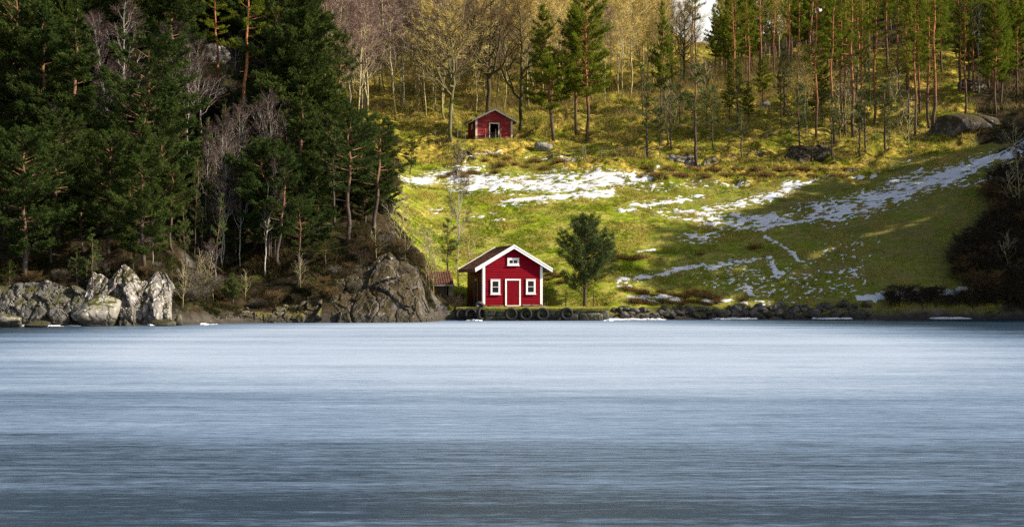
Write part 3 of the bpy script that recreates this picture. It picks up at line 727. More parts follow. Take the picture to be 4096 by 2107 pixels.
def at_path(P, z):
    return np.array([np.interp(z, P[:, 2], P[:, 0]), np.interp(z, P[:, 2], P[:, 1]), z])

def needles(mb, pos, dirs, rg, per, ln, wd, tint):
    """needle tufts: PER thin faces around each shoot"""
    n = len(pos); P = np.repeat(pos, per, 0); D = np.repeat(dirs, per, 0); k = n * per
    D = D + rg.normal(size=(k, 3)) * .62 + np.array([0, 0, .18]); D /= np.linalg.norm(D, axis=1)[:, None]
    P = P + rg.normal(size=(k, 3)) * .075
    L = ln * rg.uniform(.6, 1.25, k)[:, None]
    side = np.cross(D, rg.normal(size=(k, 3))); side /= np.linalg.norm(side, axis=1)[:, None] + 1e-9
    side *= wd * rg.uniform(.7, 1.3, k)[:, None]
    V = np.stack([P - side, P + side, P + D * L], 1).reshape(-1, 3)
    mb.add(V, F3=np.arange(k * 3).reshape(-1, 3), tint=np.repeat(np.repeat(tint, per), 3))

def pine_mesh(seed, h, cb, rmax, prof, r0, whorl=.55, per_whorl=5, bare=0.0, bend=0.0, lean=(0, 0), per=15, shoots=8.5, nd='needle_dark', bk='bark_pine', droop=0.0, amp=.05, ln=.25, wd=.034, stubs=8):
    rg = np.random.default_rng(seed)
    P = trunk_path(rg, h, 14, amp, lean, bend)
    tr = MB(); cr = MB()
    tr.tube(P, r0 * np.clip(1 - P[:, 2] / h, 0, 1) ** .75 + .02, 8)
    pos, dr, tn = [], [], []
    z = cb * h
    while z < h * .99:
        t = (z / h - cb) / (1 - cb)
        nb = max(3, int(round(per_whorl * rg.uniform(.7, 1.3))))
        for b in range(nb):
            az = rg.uniform(0, 6.283); L = rmax * prof(t) * rg.uniform(.50, 1.15)
            if rg.uniform() < bare: continue
            zz = min(z + rg.uniform(-.2, .2), h * .995)
            p0 = at_path(P, zz); up = (-.05 - droop) * (1 - t) + .75 * t ** 1.5 + rg.uniform(-.12, .15)
            s = np.linspace(0, 1, 6); d = np.array([math.cos(az), math.sin(az)]); cv = rg.uniform(-.25, .25)
            bx = L * s; pth = np.column_stack([p0[0] + d[0] * bx - d[1] * cv * L * s ** 2, p0[1] + d[1] * bx + d[0] * cv * L * s ** 2, zz + L * (up * s + .28 * s ** 2)])
            if L > .35: tr.tube(pth, np.linspace(.012 + .017 * L, .006, 6), 4, cap=False)
            ns = max(3, int(L * shoots))
            u = rg.uniform(.25 if L > 1.2 else .05, 1.0, ns) ** .75
            q = np.column_stack([np.interp(u, s, pth[:, i]) for i in range(3)])
            sp = (.18 + .42 * np.sin(np.pi * np.minimum(u * .9 + .1, 1))) * L * .38
            q += np.column_stack([-d[1] * sp * rg.uniform(-1, 1, ns), d[0] * sp * rg.uniform(-1, 1, ns), rg.uniform(-.02, .26, ns) * min(1, L)])
            dd = np.column_stack([np.full(ns, d[0]), np.full(ns, d[1]), np.full(ns, .55)]) + rg.normal(size=(ns, 3)) * .4
            pos.append(q); dr.append(dd / np.linalg.norm(dd, axis=1)[:, None]); tn.append(np.full(ns, rg.uniform(0, 1)))
        z += whorl * rg.uniform(.75, 1.25)
    for k in range(stubs):          # dead branch stubs below the crown
        zz = rg.uniform(.12, max(cb, .3)) * h; az = rg.uniform(0, 6.283); L = rg.uniform(.4, 1.5)
        p0 = at_path(P, zz); s = np.linspace(0, 1, 4)
        tr.tube(np.column_stack([p0[0] + math.cos(az) * L * s, p0[1] + math.sin(az) * L * s, zz + L * (.15 * s - .3 * s * s + rg.uniform(-.1, .2) * s)]), np.linspace(.028, .008, 4), 4, cap=False)
    needles(cr, np.vstack(pos), np.vstack(dr), rg, per, ln, wd, np.concatenate(tn))
    return tr, cr, M[bk], M[nd]

def bare_mesh(seed, h, r0, start=.3, limbs=18, spread=.32, up=1.0, subs=5, twigs=13, tl=.7, tw=.011, lean=(0, 0), bend=0.0, bk='bark_birch', tg='twig_purple', amp=.06, fork=0, sweep=0.0, big=0.0):
    rg = np.random.default_rng(seed); tr = MB(); cr = MB()
    stems = [trunk_path(rg, h, 16, amp, lean, bend)]
    if sweep: stems[0][:, 0] += sweep * (1 - np.exp(-stems[0][:, 2] / 1.2)) * np.exp(-stems[0][:, 2] / (h * .8))
    tr.tube(stems[0], r0 * np.clip(1 - stems[0][:, 2] / h, 0, 1) ** .8 + .012, 8)
    for k in range(fork):
        z0 = h * rg.uniform(.18, .45); az = rg.uniform(0, 6.283); n = 12; s = np.linspace(0, 1, n); hh = h * rg.uniform(.75, 1.0) - z0
        p0 = at_path(stems[0], z0); o = hh * rg.uniform(.18, .34)
        w = wobble(rg, n, amp * .7); w[0] = 0
        q = np.column_stack([p0[0] + math.cos(az) * o * np.sqrt(s) + w[:, 0], p0[1] + math.sin(az) * o * np.sqrt(s) + w[:, 1], z0 + hh * s])
        tr.tube(q, r0 * .55 * (1 - s) ** .8 + .01, 6, cap=False); stems.append(q)
    tp, td = [], []
    for st in stems:
        z0, z1 = st[0, 2], st[-1, 2]; lo = max(start * h, z0 + .1)
        nl = limbs if st is stems[0] else max(4, int(limbs * .6))
        for k in range(nl):
            t = (k + rg.uniform(0, 1)) / nl; z = lo + (z1 - lo) * t * .98
            p0 = np.array([np.interp(z, st[:, 2], st[:, 0]), np.interp(z, st[:, 2], st[:, 1]), z])
            L = spread * h * (1 - t) ** .8 * rg.uniform(.6, 1.1) + .35; az = rg.uniform(0, 6.283)
            s = np.linspace(0, 1, 6); d = np.array([math.cos(az), math.sin(az)]); e = rg.uniform(.75, 1.3) * up
            jit = rg.normal(size=(6, 3)) * .045 * L; jit[0] = 0
            pth = np.column_stack([p0[0] + d[0] * L * (s - .2 * s * s), p0[1] + d[1] * L * (s - .2 * s * s), z + L * e * (.35 * s + .65 * s ** 1.6)]) + jit
            tr.tube(pth, np.linspace((.016 + .010 * L) * (1 + big), .007, 6), 5 if big else 4, cap=False)
            for j in range(subs):
                u = rg.uniform(.25, 1); q0 = np.array([np.interp(u, s, pth[:, i]) for i in range(3)])
                l2 = L * rg.uniform(.25, .55) + .2; a2 = az + rg.uniform(-1.3, 1.3); e2 = rg.uniform(.3, 1.3)
                v = np.linspace(0, 1, 4); jj = rg.normal(size=(4, 3)) * .04 * l2; jj[0] = 0
                p2 = np.column_stack([q0[0] + math.cos(a2) * l2 * v, q0[1] + math.sin(a2) * l2 * v, q0[2] + l2 * e2 * (v - .2 * v * v)]) + jj
                tr.tube(p2, np.linspace(.009 + .004 * l2 * (1 + big), .005, 4), 3, cap=False)
                n = twigs; w = rg.uniform(.1, 1, n)
                tp.append(np.column_stack([np.interp(w, v, p2[:, i]) for i in range(3)]))
                dd = np.column_stack([np.full(n, math.cos(a2)), np.full(n, math.sin(a2)), np.full(n, e2 * .8)]) + rg.normal(size=(n, 3)) * .65
                td.append(dd / np.linalg.norm(dd, axis=1)[:, None])
    P = np.vstack(tp); D = np.vstack(td); k = len(P)
    L = (tl * rg.uniform(.5, 1.3, k))[:, None]
    side = np.cross(D, rg.normal(size=(k, 3))); side /= np.linalg.norm(side, axis=1)[:, None] + 1e-9; side = side * tw
    mid = P + D * L * .5 + rg.normal(size=(k, 3)) * .05
    V = np.stack([P - side, P + side, mid + side * .7, mid - side * .7, P + D * L + np.array([0, 0, -.06])], 1).reshape(-1, 3)
    b = np.arange(k)[:, None] * 5
    cr.add(V, F3=b + np.array([[3, 2, 4]]), F4=b + np.array([[0, 1, 2, 3]]))
    return tr, cr, M[bk], M[tg]

class Kind:
    """a tree built once: a root with trunk and crown, then copied"""
    def __init__(s, name, cat, parts, h):
        s.name, s.cat, s.h = name, cat, h
        tr, cr, mb, mc = parts
        s.tm = tr.build('trunk', mb, smooth=True); s.cm = cr.build('crown', mc, tints=True)
        s.meshes = (s.tm.data, s.cm.data)
        bpy.data.objects.remove(s.tm); bpy.data.objects.remove(s.cm)
    def put(s, x, y, z, label, group=None, scale=1.0, rz=None, tilt=(0, 0), sxy=1.0, cat=None, name=None):
        o = thing(name or s.name, label, cat or s.cat, (x, y, z - .12), random.uniform(0, 6.28) if rz is None else rz, group)
        o.scale = (scale * sxy, scale * sxy, scale)
        if tilt != (0, 0):
            # lean in world terms: tilt[0] = towards +x, tilt[1] = towards +y
            o.rotation_mode = 'QUATERNION'
            from mathutils import Quaternion
            q = Quaternion((0, 1, 0), tilt[0]) @ Quaternion((1, 0, 0), -tilt[1]) @ Quaternion((0, 0, 1), o.rotation_euler.z)
            o.rotation_quaternion = q
        for nm, me in zip(('trunk', 'crown'), s.meshes):
            c = bpy.data.objects.new(nm, me); COL.objects.link(c); c.parent = o
        return o

cone = lambda t: max(.10, (1 - t) ** .8) * min(1, .55 + t * 3)
dome = lambda t: max(.12, math.sqrt(max(0, 1 - t * t * .97))) * min(1, .6 + t * 2)
flat = lambda t: max(.2, (1 - t ** 3)) * min(1, .4 + t * 1.6)
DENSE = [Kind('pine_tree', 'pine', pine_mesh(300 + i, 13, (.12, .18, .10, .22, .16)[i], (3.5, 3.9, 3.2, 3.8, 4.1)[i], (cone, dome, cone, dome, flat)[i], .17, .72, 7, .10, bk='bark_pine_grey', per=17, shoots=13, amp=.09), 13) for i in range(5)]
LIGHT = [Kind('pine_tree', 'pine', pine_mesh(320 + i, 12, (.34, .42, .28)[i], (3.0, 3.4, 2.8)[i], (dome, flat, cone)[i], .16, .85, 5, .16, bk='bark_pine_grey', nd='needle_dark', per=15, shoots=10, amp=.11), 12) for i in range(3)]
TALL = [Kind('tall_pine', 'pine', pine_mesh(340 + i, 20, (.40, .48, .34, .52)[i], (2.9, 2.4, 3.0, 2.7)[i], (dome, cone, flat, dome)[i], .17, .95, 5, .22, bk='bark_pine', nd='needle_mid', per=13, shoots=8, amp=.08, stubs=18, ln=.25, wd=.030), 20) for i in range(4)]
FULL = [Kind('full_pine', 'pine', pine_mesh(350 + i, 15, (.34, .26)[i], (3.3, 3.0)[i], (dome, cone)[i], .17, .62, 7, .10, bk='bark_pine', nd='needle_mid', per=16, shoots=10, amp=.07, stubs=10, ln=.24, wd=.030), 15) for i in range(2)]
YOUNG = [Kind('young_pine', 'pine', pine_mesh(360 + i, 8, (.19, .20)[i], (2.75, 2.2)[i], (lambda t: max(.10, (1 - t) ** .68 * 1.12) * min(1, .62 + t * 1.9), cone)[i], .125, .42, 7, .08, bk='bark_pine_grey', nd='needle_young', per=18, shoots=14, droop=-.62, ln=.20, wd=.022, amp=.03, stubs=3), 8) for i in range(2)]
SPARSE = [Kind('sparse_pine', 'pine', pine_mesh(370 + i, 9, .42, 1.8, cone, .09, .6, 5, .2, bk='bark_pine_grey', nd='needle_young', per=9, shoots=6, amp=.05, stubs=5), 9) for i in range(2)]
BIRCH = [Kind('birch_tree', 'birch', bare_mesh(400 + i, 13, .10, .32, 20, .19, 1.5, 6, 18, .75, .012, lean=(.02, 0), fork=(0, 1, 0, 1)[i], amp=.09, bk='bark_birch', tg='twig_dim'), 13) for i in range(4)]
WOOD = [Kind('birch_tree', 'birch', bare_mesh(420 + i, 15, .105, .30, 22, .18, 1.6, 6, 16, .95, .013, fork=(0, 1, 0, 0)[i], amp=.08, bk='bark_birch_mossy', tg='twig_purple', sweep=(0, .7, -.8, .4)[i]), 15) for i in range(4)]
GOLD = [Kind('birch_tree', 'birch', bare_mesh(440 + i, 15, .105, .30, 22, .18, 1.6, 6, 16, .95, .013, fork=(0, 1, 0)[i], amp=.08, bk='bark_birch_mossy', tg='twig_glow', sweep=(0, .6, -.5)[i]), 15) for i in range(3)]
OAK = [Kind('bare_tree', 'tree', bare_mesh(460 + i, 17, (.22, .29, .26)[i], (.24, .26, .30)[i], 17, (.40, .44, .34)[i], (.85, .75, 1.0)[i], 9, 16, .75, .011, fork=(2, 3, 1)[i], amp=.10, bk=('bark_moss', 'bark_oak', 'bark_oak')[i], tg=('twig_glow', 'twig_brown', 'twig_brown')[i], big=.9), 17) for i in range(3)]
SAPL = [Kind('sapling', 'sapling', bare_mesh(480 + i, 6, .035, .2, 12, .18, 1.4, 3, 7, .5, .008, amp=.04, bk='bark_birch_mossy', tg='twig_grey', fork=(0, 1, 2)[i]), 6) for i in range(3)]
SCRUB = [Kind('bare_shrub', 'shrub', bare_mesh(490 + i, 2.4, .022, .06, 12, .42, .9, 5, 9, .35, .009, amp=.05, bk='bark_oak', tg=('twig_grey', 'twig_brown', 'twig_dark')[i], fork=5), 2.4) for i in range(3)]

def by_px(px, py): return hit(px, py)
def tall_to(y, py_base, py_top): return (py_base - py_top) / FPX * y
def plant(kind, px, py, top, label, group=None, tilt=(0, 0), sxy=1.0, depth=None, rz=None, cat=None, name=None):
    x, y, z = hit(px, py) if depth is None else ((px - CX) / FPX * depth, depth, float(gz(np.array([(px - CX) / FPX * depth]), np.array([depth]))[0]))
    h = tall_to(y, py, top)
    return kind.put(x, y, z, label, group, h / kind.h, rz, tilt, sxy, cat, name)

# forest on the left-hand hill: the trees one can tell apart
D, L_, T_, Y_, S_ = DENSE, LIGHT, TALL, YOUNG, SPARSE
for row in [
 (D[1], 70, 640, -60, 'tall dense pine filling the upper corner of the dark forest', (0, 0), 1.15),
 (D[0], 185, 700, 15, 'dense conical pine beside the corner pine, its trunk showing halfway up', (0, 0), 1.1),
 (D[2], 300, 740, 35, 'dense pine whose pale trunk shows beside the leaning white birches', (0, 0), 1.25),
 (D[4], 95, 1112, 520, 'broad spreading pine with a thick grey trunk standing above the dark cliff wall', (0, 0), 1.25),
 (D[3], 235, 960, 470, 'mid green pine behind the broad spreading pine', (0, 0), 1.2),
 (D[1], 600, 830, 180, 'large dome shaped pine behind the white cliff, the biggest crown beside the birches', (0, 0), 1.35),
 (D[0], 578, 1085, 470, 'pine with a straight reddish trunk rooted on top of the white cliff', (0, 0), 1.05),
 (D[3], 430, 1040, 560, 'dark forked pine leaning over the mossy humped boulder', (.05, 0), 1.15),
 (S_[0], 312, 1172, 985, 'thin little pine standing in front of the dark cliff wall', (0, 0), 1.3),
 (S_[1], 368, 1178, 930, 'thin young pine at the back of the mossy humped boulder', (0, 0), 1.2),
 (D[4], 1072, 1038, 560, 'pine with a curved bare lower trunk on the brown slope, its crown in level layers', (-.06, 0), 1.35),
 (T_[3], 968, 640, -150, 'tall dark pine with a thick black trunk rising past the crags', (.02, 0), 1.2),
 (T_[1], 862, 420, -120, 'dark pine on the ridge beside the highest crag', (0, 0), 1.3),
 (D[0], 1215, 690, -70, 'huge dense pine that closes the dark forest towards the birch wood', (0, 0), 1.35),
 (D[1], 1120, 640, -40, 'dense pine pressed against the huge pine, standing behind it', (0, 0), 1.1),
 (L_[1], 1325, 600, 125, 'leaning pine with an orange trunk and a ragged tuft crown against the pink birches', (.10, 0), .75),
 (D[2], 1205, 880, 340, 'bushy green pine below the huge dense pine', (0, 0), 1.2),
 (D[1], 1310, 860, 440, 'light green bushy pine below the leaning orange trunk', (0, 0), 1.0),
 (D[0], 1405, 860, 430, 'pale green bushy pine at the edge of the birch wood', (0, 0), 1.0),
 (L_[2], 1475, 800, 470, 'small green pine at the edge of the meadow, above the point', (0, 0), 1.15),
 (L_[1], 1390, 972, 470, 'stout dark trunked pine on the crest of the point', (.05, 0), 1.25),
 (L_[0], 1507, 938, 480, 'leaning pine nearest the meadow on the point, dark trunk', (.06, 0), 1.3),
 (S_[0], 1345, 912, 500, 'slim straight pine behind the stout dark trunked pine', (0, 0), 1.2),
 (L_[1], 1188, 1142, 800, 'pale trunked leaning pine rooted lowest on the brown slope', (.07, 0), 1.0),
 (L_[0], 1115, 1072, 640, 'tall leaning pine between the curved pine and the pale trunked pine', (.10, 0), 1.15),
 (S_[1], 1190, 985, 640, 'thin dark pine behind the pale trunked leaning pine', (0, 0), 1.2),
 (L_[1], 1305, 1062, 955, 'low flat bushy pine on the rock slope', (0, 0), 2.6),
 (Y_[1], 930, 1215, 1090, 'dark green bush like juniper beside the gully', (0, 0), 1.4),
 (Y_[0], 1250, 1185, 1115, 'low green bush at the foot of the pale trunked pine', (0, 0), 1.9),
 (L_[2], 1640, 700, 540, 'small dark green pine bush on the bank left of the upper shed', (0, 0), 1.3),
 (L_[1], 1575, 690, 560, 'low green pine at the corner between birch wood and meadow', (0, 0), 1.4),
]:
    plant(row[0], row[1], row[2], row[3], row[4], None, row[5], row[6])
rg = np.random.default_rng(77)
for i in range(120):
    px = rg.uniform(-60, 1250); Y = rg.uniform(126, 150) if i < 60 else rg.uniform(148, 178)
    if i < 60 and 360 < px < 545 and Y < 136: continue
    if 740 < px < 1110 and Y < 142: continue
    x = (px - CX) / FPX * Y; z = float(gz(np.array([x]), np.array([Y]))[0]); k = D[int(rg.integers(5))]
    up_ = Y > 135
    k.put(x, Y, z, 'dense dark pine on the ridge of the forested hill, one of the crowded back row' if up_ else 'dense dark green pine in the crowded middle of the forested hillside',
          'pines of the ridge back row' if up_ else 'pines of the crowded forest middle', rg.uniform(.62, 1.0), None, (rg.uniform(-.05, .05), 0), rg.uniform(.95, 1.25))
low = [(20, 960), (150, 1000), (210, 1060), (330, 1010), (260, 900), (390, 930), (640, 960), (690, 1010), (520, 950), (660, 850), (1160, 880), (1090, 900), (1260, 900), (1240, 800), (1330, 780), (1440, 830), (1460, 900), (1560, 870),
       (1150, 760), (1060, 780), (950, 760), (900, 860), (980, 930), (1020, 860), (720, 760), (800, 800), (0, 840), (120, 860), (450, 860), (1280, 990), (1010, 1010), (940, 1020), (1130, 980), (1380, 740), (1520, 760)]
for i, (px, py) in enumerate(low):
    x, y, z = hit(px, py); k = (D + L_)[int(rg.integers(8))]
    k.put(x, y, z, 'smaller bushy pine filling the lower forest slope above the shore rocks' if px < 760 else 'smaller bushy pine on the slope of the wooded point', 'small pines of the lower forest slope' if px < 760 else 'small pines of the wooded point', rg.uniform(.36, .62), None, (rg.uniform(-.06, .06), 0), rg.uniform(.95, 1.25))

# white birches among the dark pines
B_ = BIRCH
for row in [
 (B_[0], 492, 625, 20, 'white birch with a zigzag trunk beside the large dome shaped pine', (.02, 0), 1.0),
 (B_[2], 486, 622, 60, 'leaning white birch stem slanting away from the zigzag birch', (-.22, 0), .8),
 (B_[1], 462, 606, 300, 'shorter slanting birch stem beneath the leaning birch', (-.24, 0), .7),
 (B_[3], 745, 640, 190, 'thin white birch between the dome shaped pine and the crags', (0, 0), .9),
 (B_[0], 795, 620, 170, 'white birch with wide bare branches under the highest crag', (0, 0), 1.1),
 (B_[1], 928, 560, 140, 'slender white birch in front of the lower crag', (.02, 0), .8),
 (B_[2], 976, 590, 330, 'short crooked birch at the foot of the thick black pine trunk', (-.03, 0), .9),
 (B_[3], 1068, 600, 160, 'branching white birch with bright twisted limbs', (.02, 0), 1.3),
 (B_[0], 1093, 620, 380, 'thin birch stem close beside the branching white birch', (.03, 0), .8),
 (B_[2], 1195, 640, 400, 'pale bare birch with a broom of branches before the huge pine', (0, 0), 1.3),
 (B_[0], 825, 890, 560, 'white stem birch in the dark gully wood', (.02, 0), .8),
 (B_[1], 888, 1070, 690, 'grey birch leaning from the dark slope above the gully', (.03, 0), .9),
 (B_[3], 868, 1130, 960, 'small crooked bare birch at the mouth of the gully', (-.1, 0), 1.2),
 (B_[2], 930, 860, 640, 'thin white birch behind the layered pine', (0, 0), .8),
 (B_[1], 1100, 960, 640, 'thin grey birch stem beside the tall leaning pine', (0, 0), .7),
 (B_[0], 610, 1075, 850, 'small white stemmed birch on the white cliff top', (.02, 0), .8),
 (B_[3], 700, 560, 120, 'bare purple birch behind the dome shaped pine', (0, 0), 1.2),
 (B_[1], 390, 420, 60, 'bare purple birch rising behind the leaning white stems', (0, 0), 1.2),
]:
    plant(row[0], row[1], row[2], row[3], row[4], None, row[5], row[6])
SAPL[1].put(*hit(730, 1230), 'bare grey thicket shrub in the mouth of the gully', None, .55)
for px, py, top, lb in [(1592, 1015, 770, 'thin leaning bare sapling on the edge of the point'), (1505, 1052, 900, 'thin bare sapling on the rock slope of the point'),
                        (1622, 1040, 880, 'wispy grey sapling at the very end of the point'), (1560, 1170, 1060, 'small bare sapling below the grey rock pillar'),
                        (1205, 1160, 1020, 'thin grey sapling beside the pale trunked pine'), (980, 1200, 1080, 'bare sapling among the brown heather by the shore'),
                        (800, 1180, 1000, 'crooked grey sapling in the dark gully'), (850, 1200, 1060, 'bare grey sapling above the low dark ledge')]:
    plant(SAPL[len(lb) % 3], px, py, top, lb, None, (.12 if px == 1592 else 0, 0), 1.2)

# around the two red houses
plant(Y_[0], 2340, 1226, 850, 'bushy young pine standing alone beside the red boathouse', None, (0, 0), 1.15, depth=119.5)
plant(SPARSE[1], 1788, 1182, 885, 'thin young pine behind the old tiled boathouse', None, (0, 0), 1.25, depth=119)
plant(B_[0], 1836, 1176, 640, 'very tall slim birch just behind the red boathouse', None, (.005, 0), .55, depth=121)
plant(SAPL[0], 1868, 1180, 930, 'bare sapling spreading over the boathouse roof, next to the slim birch', None, (.03, 0), 1.5, depth=121)
for i, (px, top) in enumerate(((1702, 1010), (1716, 1000), (1733, 1045))):
    plant(SAPL[i], px, 1238, top, ('pale thin sapling against the rock at the tip of the point', 'tallest of the thin saplings before the old tiled boathouse', 'short thin sapling before the old tiled boathouse, next to the quay')[i], None, (0, 0), 1.0, depth=112.5)
plant(OAK[0], 1802, 568, -10, 'pale trunked bare tree with a mossy forked crown beside the upper shed', None, (0, 0), 1.05, rz=2.2)
plant(OAK[1], 1946, 470, -90, 'broad dark bare tree rising straight behind the upper shed roof', None, (0, 0), 1.0, rz=.4)
plant(OAK[2], 2078, 526, -40, 'dark bare tree at the upper shed corner with an upright crown', None, (0, 0), .9, rz=1.0)
plant(FULL[1], 2214, 566, 25, 'leaning pine with a slender crown on the sunny slope beside the shed', None, (-.085, 0), 1.15)
plant(FULL[0], 2306, 542, 60, 'straight pine standing close behind the full crowned pine', None, (0, 0), 1.1)
plant(FULL[0], 2348, 566, 5, 'full crowned pine in front of the sunny birch slope', None, (-.01, 0), 1.05)
plant(SAPL[1], 1842, 690, 560, 'reddish bare sapling on the snowy bank below the upper shed', None, (0, 0), 1.5)
plant(SAPL[2], 2340, 640, 575, 'low bare sapling by the wire fence', None, (0, 0), 1.2)
plant(S_[1], 2783, 664, 250, 'slim half bare young pine at the foot of the knoll beside the ravine', None, (.005, 0), 1.35)

# pines of the knoll and trees round the gap in the skyline
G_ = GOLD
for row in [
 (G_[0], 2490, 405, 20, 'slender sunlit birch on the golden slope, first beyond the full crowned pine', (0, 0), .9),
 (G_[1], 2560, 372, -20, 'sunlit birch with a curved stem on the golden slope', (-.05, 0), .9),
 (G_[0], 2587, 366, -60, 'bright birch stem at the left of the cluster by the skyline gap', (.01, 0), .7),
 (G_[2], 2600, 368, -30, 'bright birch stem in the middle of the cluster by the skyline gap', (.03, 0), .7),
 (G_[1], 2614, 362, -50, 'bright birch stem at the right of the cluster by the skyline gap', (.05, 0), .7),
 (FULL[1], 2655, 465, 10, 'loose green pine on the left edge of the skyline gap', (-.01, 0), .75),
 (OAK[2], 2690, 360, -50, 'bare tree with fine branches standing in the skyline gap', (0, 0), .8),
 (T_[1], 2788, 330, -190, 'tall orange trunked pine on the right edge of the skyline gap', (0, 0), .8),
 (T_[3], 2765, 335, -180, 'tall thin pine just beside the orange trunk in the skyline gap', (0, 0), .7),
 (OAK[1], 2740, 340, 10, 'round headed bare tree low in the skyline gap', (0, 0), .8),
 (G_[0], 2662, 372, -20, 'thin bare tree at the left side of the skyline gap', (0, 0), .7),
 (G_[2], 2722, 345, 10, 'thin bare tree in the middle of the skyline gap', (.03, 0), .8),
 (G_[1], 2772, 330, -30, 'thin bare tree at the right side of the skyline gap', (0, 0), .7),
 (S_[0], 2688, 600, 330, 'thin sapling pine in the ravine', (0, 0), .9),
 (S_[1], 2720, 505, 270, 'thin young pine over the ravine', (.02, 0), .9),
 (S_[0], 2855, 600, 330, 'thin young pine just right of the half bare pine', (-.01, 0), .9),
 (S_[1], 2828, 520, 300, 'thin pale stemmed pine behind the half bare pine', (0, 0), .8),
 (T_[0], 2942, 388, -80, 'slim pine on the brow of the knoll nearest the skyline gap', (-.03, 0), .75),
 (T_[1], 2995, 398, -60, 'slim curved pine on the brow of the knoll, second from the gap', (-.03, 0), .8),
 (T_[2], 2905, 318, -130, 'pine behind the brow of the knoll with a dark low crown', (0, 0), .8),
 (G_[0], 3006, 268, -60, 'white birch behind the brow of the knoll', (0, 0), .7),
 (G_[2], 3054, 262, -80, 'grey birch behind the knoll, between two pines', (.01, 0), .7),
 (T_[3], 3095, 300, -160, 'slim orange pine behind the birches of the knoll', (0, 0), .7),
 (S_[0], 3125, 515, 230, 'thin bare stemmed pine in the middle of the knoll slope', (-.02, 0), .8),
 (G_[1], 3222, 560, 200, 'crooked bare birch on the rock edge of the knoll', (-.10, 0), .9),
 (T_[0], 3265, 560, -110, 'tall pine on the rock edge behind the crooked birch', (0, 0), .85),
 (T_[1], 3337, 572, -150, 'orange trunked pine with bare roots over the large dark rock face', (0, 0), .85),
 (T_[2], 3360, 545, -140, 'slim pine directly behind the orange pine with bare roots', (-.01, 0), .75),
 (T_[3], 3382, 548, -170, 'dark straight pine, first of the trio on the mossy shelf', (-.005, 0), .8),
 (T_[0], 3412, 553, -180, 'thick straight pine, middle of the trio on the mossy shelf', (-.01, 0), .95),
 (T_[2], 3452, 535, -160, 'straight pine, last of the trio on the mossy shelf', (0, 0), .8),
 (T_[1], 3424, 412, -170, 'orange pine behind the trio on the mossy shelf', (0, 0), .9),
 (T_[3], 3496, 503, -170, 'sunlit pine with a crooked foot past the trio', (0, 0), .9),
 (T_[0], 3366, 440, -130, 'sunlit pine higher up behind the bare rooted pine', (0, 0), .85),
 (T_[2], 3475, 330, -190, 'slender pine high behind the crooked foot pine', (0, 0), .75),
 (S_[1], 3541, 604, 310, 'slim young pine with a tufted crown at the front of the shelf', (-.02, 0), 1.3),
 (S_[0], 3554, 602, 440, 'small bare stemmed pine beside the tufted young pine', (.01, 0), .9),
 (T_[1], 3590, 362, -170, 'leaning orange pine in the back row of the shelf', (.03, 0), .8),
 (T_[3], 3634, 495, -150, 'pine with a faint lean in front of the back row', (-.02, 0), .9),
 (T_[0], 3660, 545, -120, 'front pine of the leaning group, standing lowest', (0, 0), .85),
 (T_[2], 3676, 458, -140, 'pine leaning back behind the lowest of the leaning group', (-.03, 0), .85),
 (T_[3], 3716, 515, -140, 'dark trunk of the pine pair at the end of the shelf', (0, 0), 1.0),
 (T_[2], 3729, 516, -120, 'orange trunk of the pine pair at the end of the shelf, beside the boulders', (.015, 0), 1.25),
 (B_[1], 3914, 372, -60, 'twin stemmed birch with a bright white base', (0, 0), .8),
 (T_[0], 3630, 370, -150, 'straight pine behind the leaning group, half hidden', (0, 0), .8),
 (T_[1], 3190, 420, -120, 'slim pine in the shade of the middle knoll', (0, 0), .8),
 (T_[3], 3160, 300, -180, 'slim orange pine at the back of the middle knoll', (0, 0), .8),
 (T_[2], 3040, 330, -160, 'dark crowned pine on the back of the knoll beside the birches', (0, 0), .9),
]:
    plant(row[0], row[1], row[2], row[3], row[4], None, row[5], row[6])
rg = np.random.default_rng(91)
for i in range(104):
    px = rg.uniform(2840, 4180); Y = rg.uniform(182, 245)
    if px > 3720: Y = rg.uniform(166, 215)
    x = (px - CX) / FPX * Y; z = float(gz(np.array([x]), np.array([Y]))[0])
    k = (T_ + FULL + FULL)[int(rg.integers(8))] if px > 3150 else (T_ + G_ + FULL)[int(rg.integers(9))]
    if k in G_: lb, gp = 'thin bare tree in the deep wood behind the knoll', 'bare trees deep behind the knoll'
    elif px > 3720: lb, gp = 'shaded pine in the dark wood above the right-hand end of the meadow', 'pines of the dark wood above the meadow end'
    else: lb, gp = 'tall pine in the deep wood behind the knoll shelf', 'pines deep behind the knoll'
    k.put(x, Y, z, lb, gp, rg.uniform(.65, .95) * (1.15 if k in D else 1), None, (rg.uniform(-.03, .03), 0), rg.uniform(.75, 1.05))

rg = np.random.default_rng(97)
for i in range(34):
    px, py = rg.uniform(2560, 3640), rg.uniform(400, 640)
    x, y, z = hit(px, py); q = rg.uniform()
    if q < .5: SAPL[int(rg.integers(3))].put(x, y, z, 'thin bare sapling on the mossy slope of the knoll', 'bare saplings of the knoll', rg.uniform(.6, 1.2), None, (rg.uniform(-.1, .1), 0), 1.2)
    elif q < .8: SPARSE[int(rg.integers(2))].put(x, y, z, 'small half bare pine scattered over the mossy slope of the knoll', 'small half bare pines of the knoll', rg.uniform(.5, 1.0), None, (0, 0), 1.2)
    else: FULL[int(rg.integers(2))].put(x, y, z, 'young bushy pine growing on the slope of the knoll', 'young bushy pines of the knoll', rg.uniform(.28, .5), None, (0, 0), 1.2)

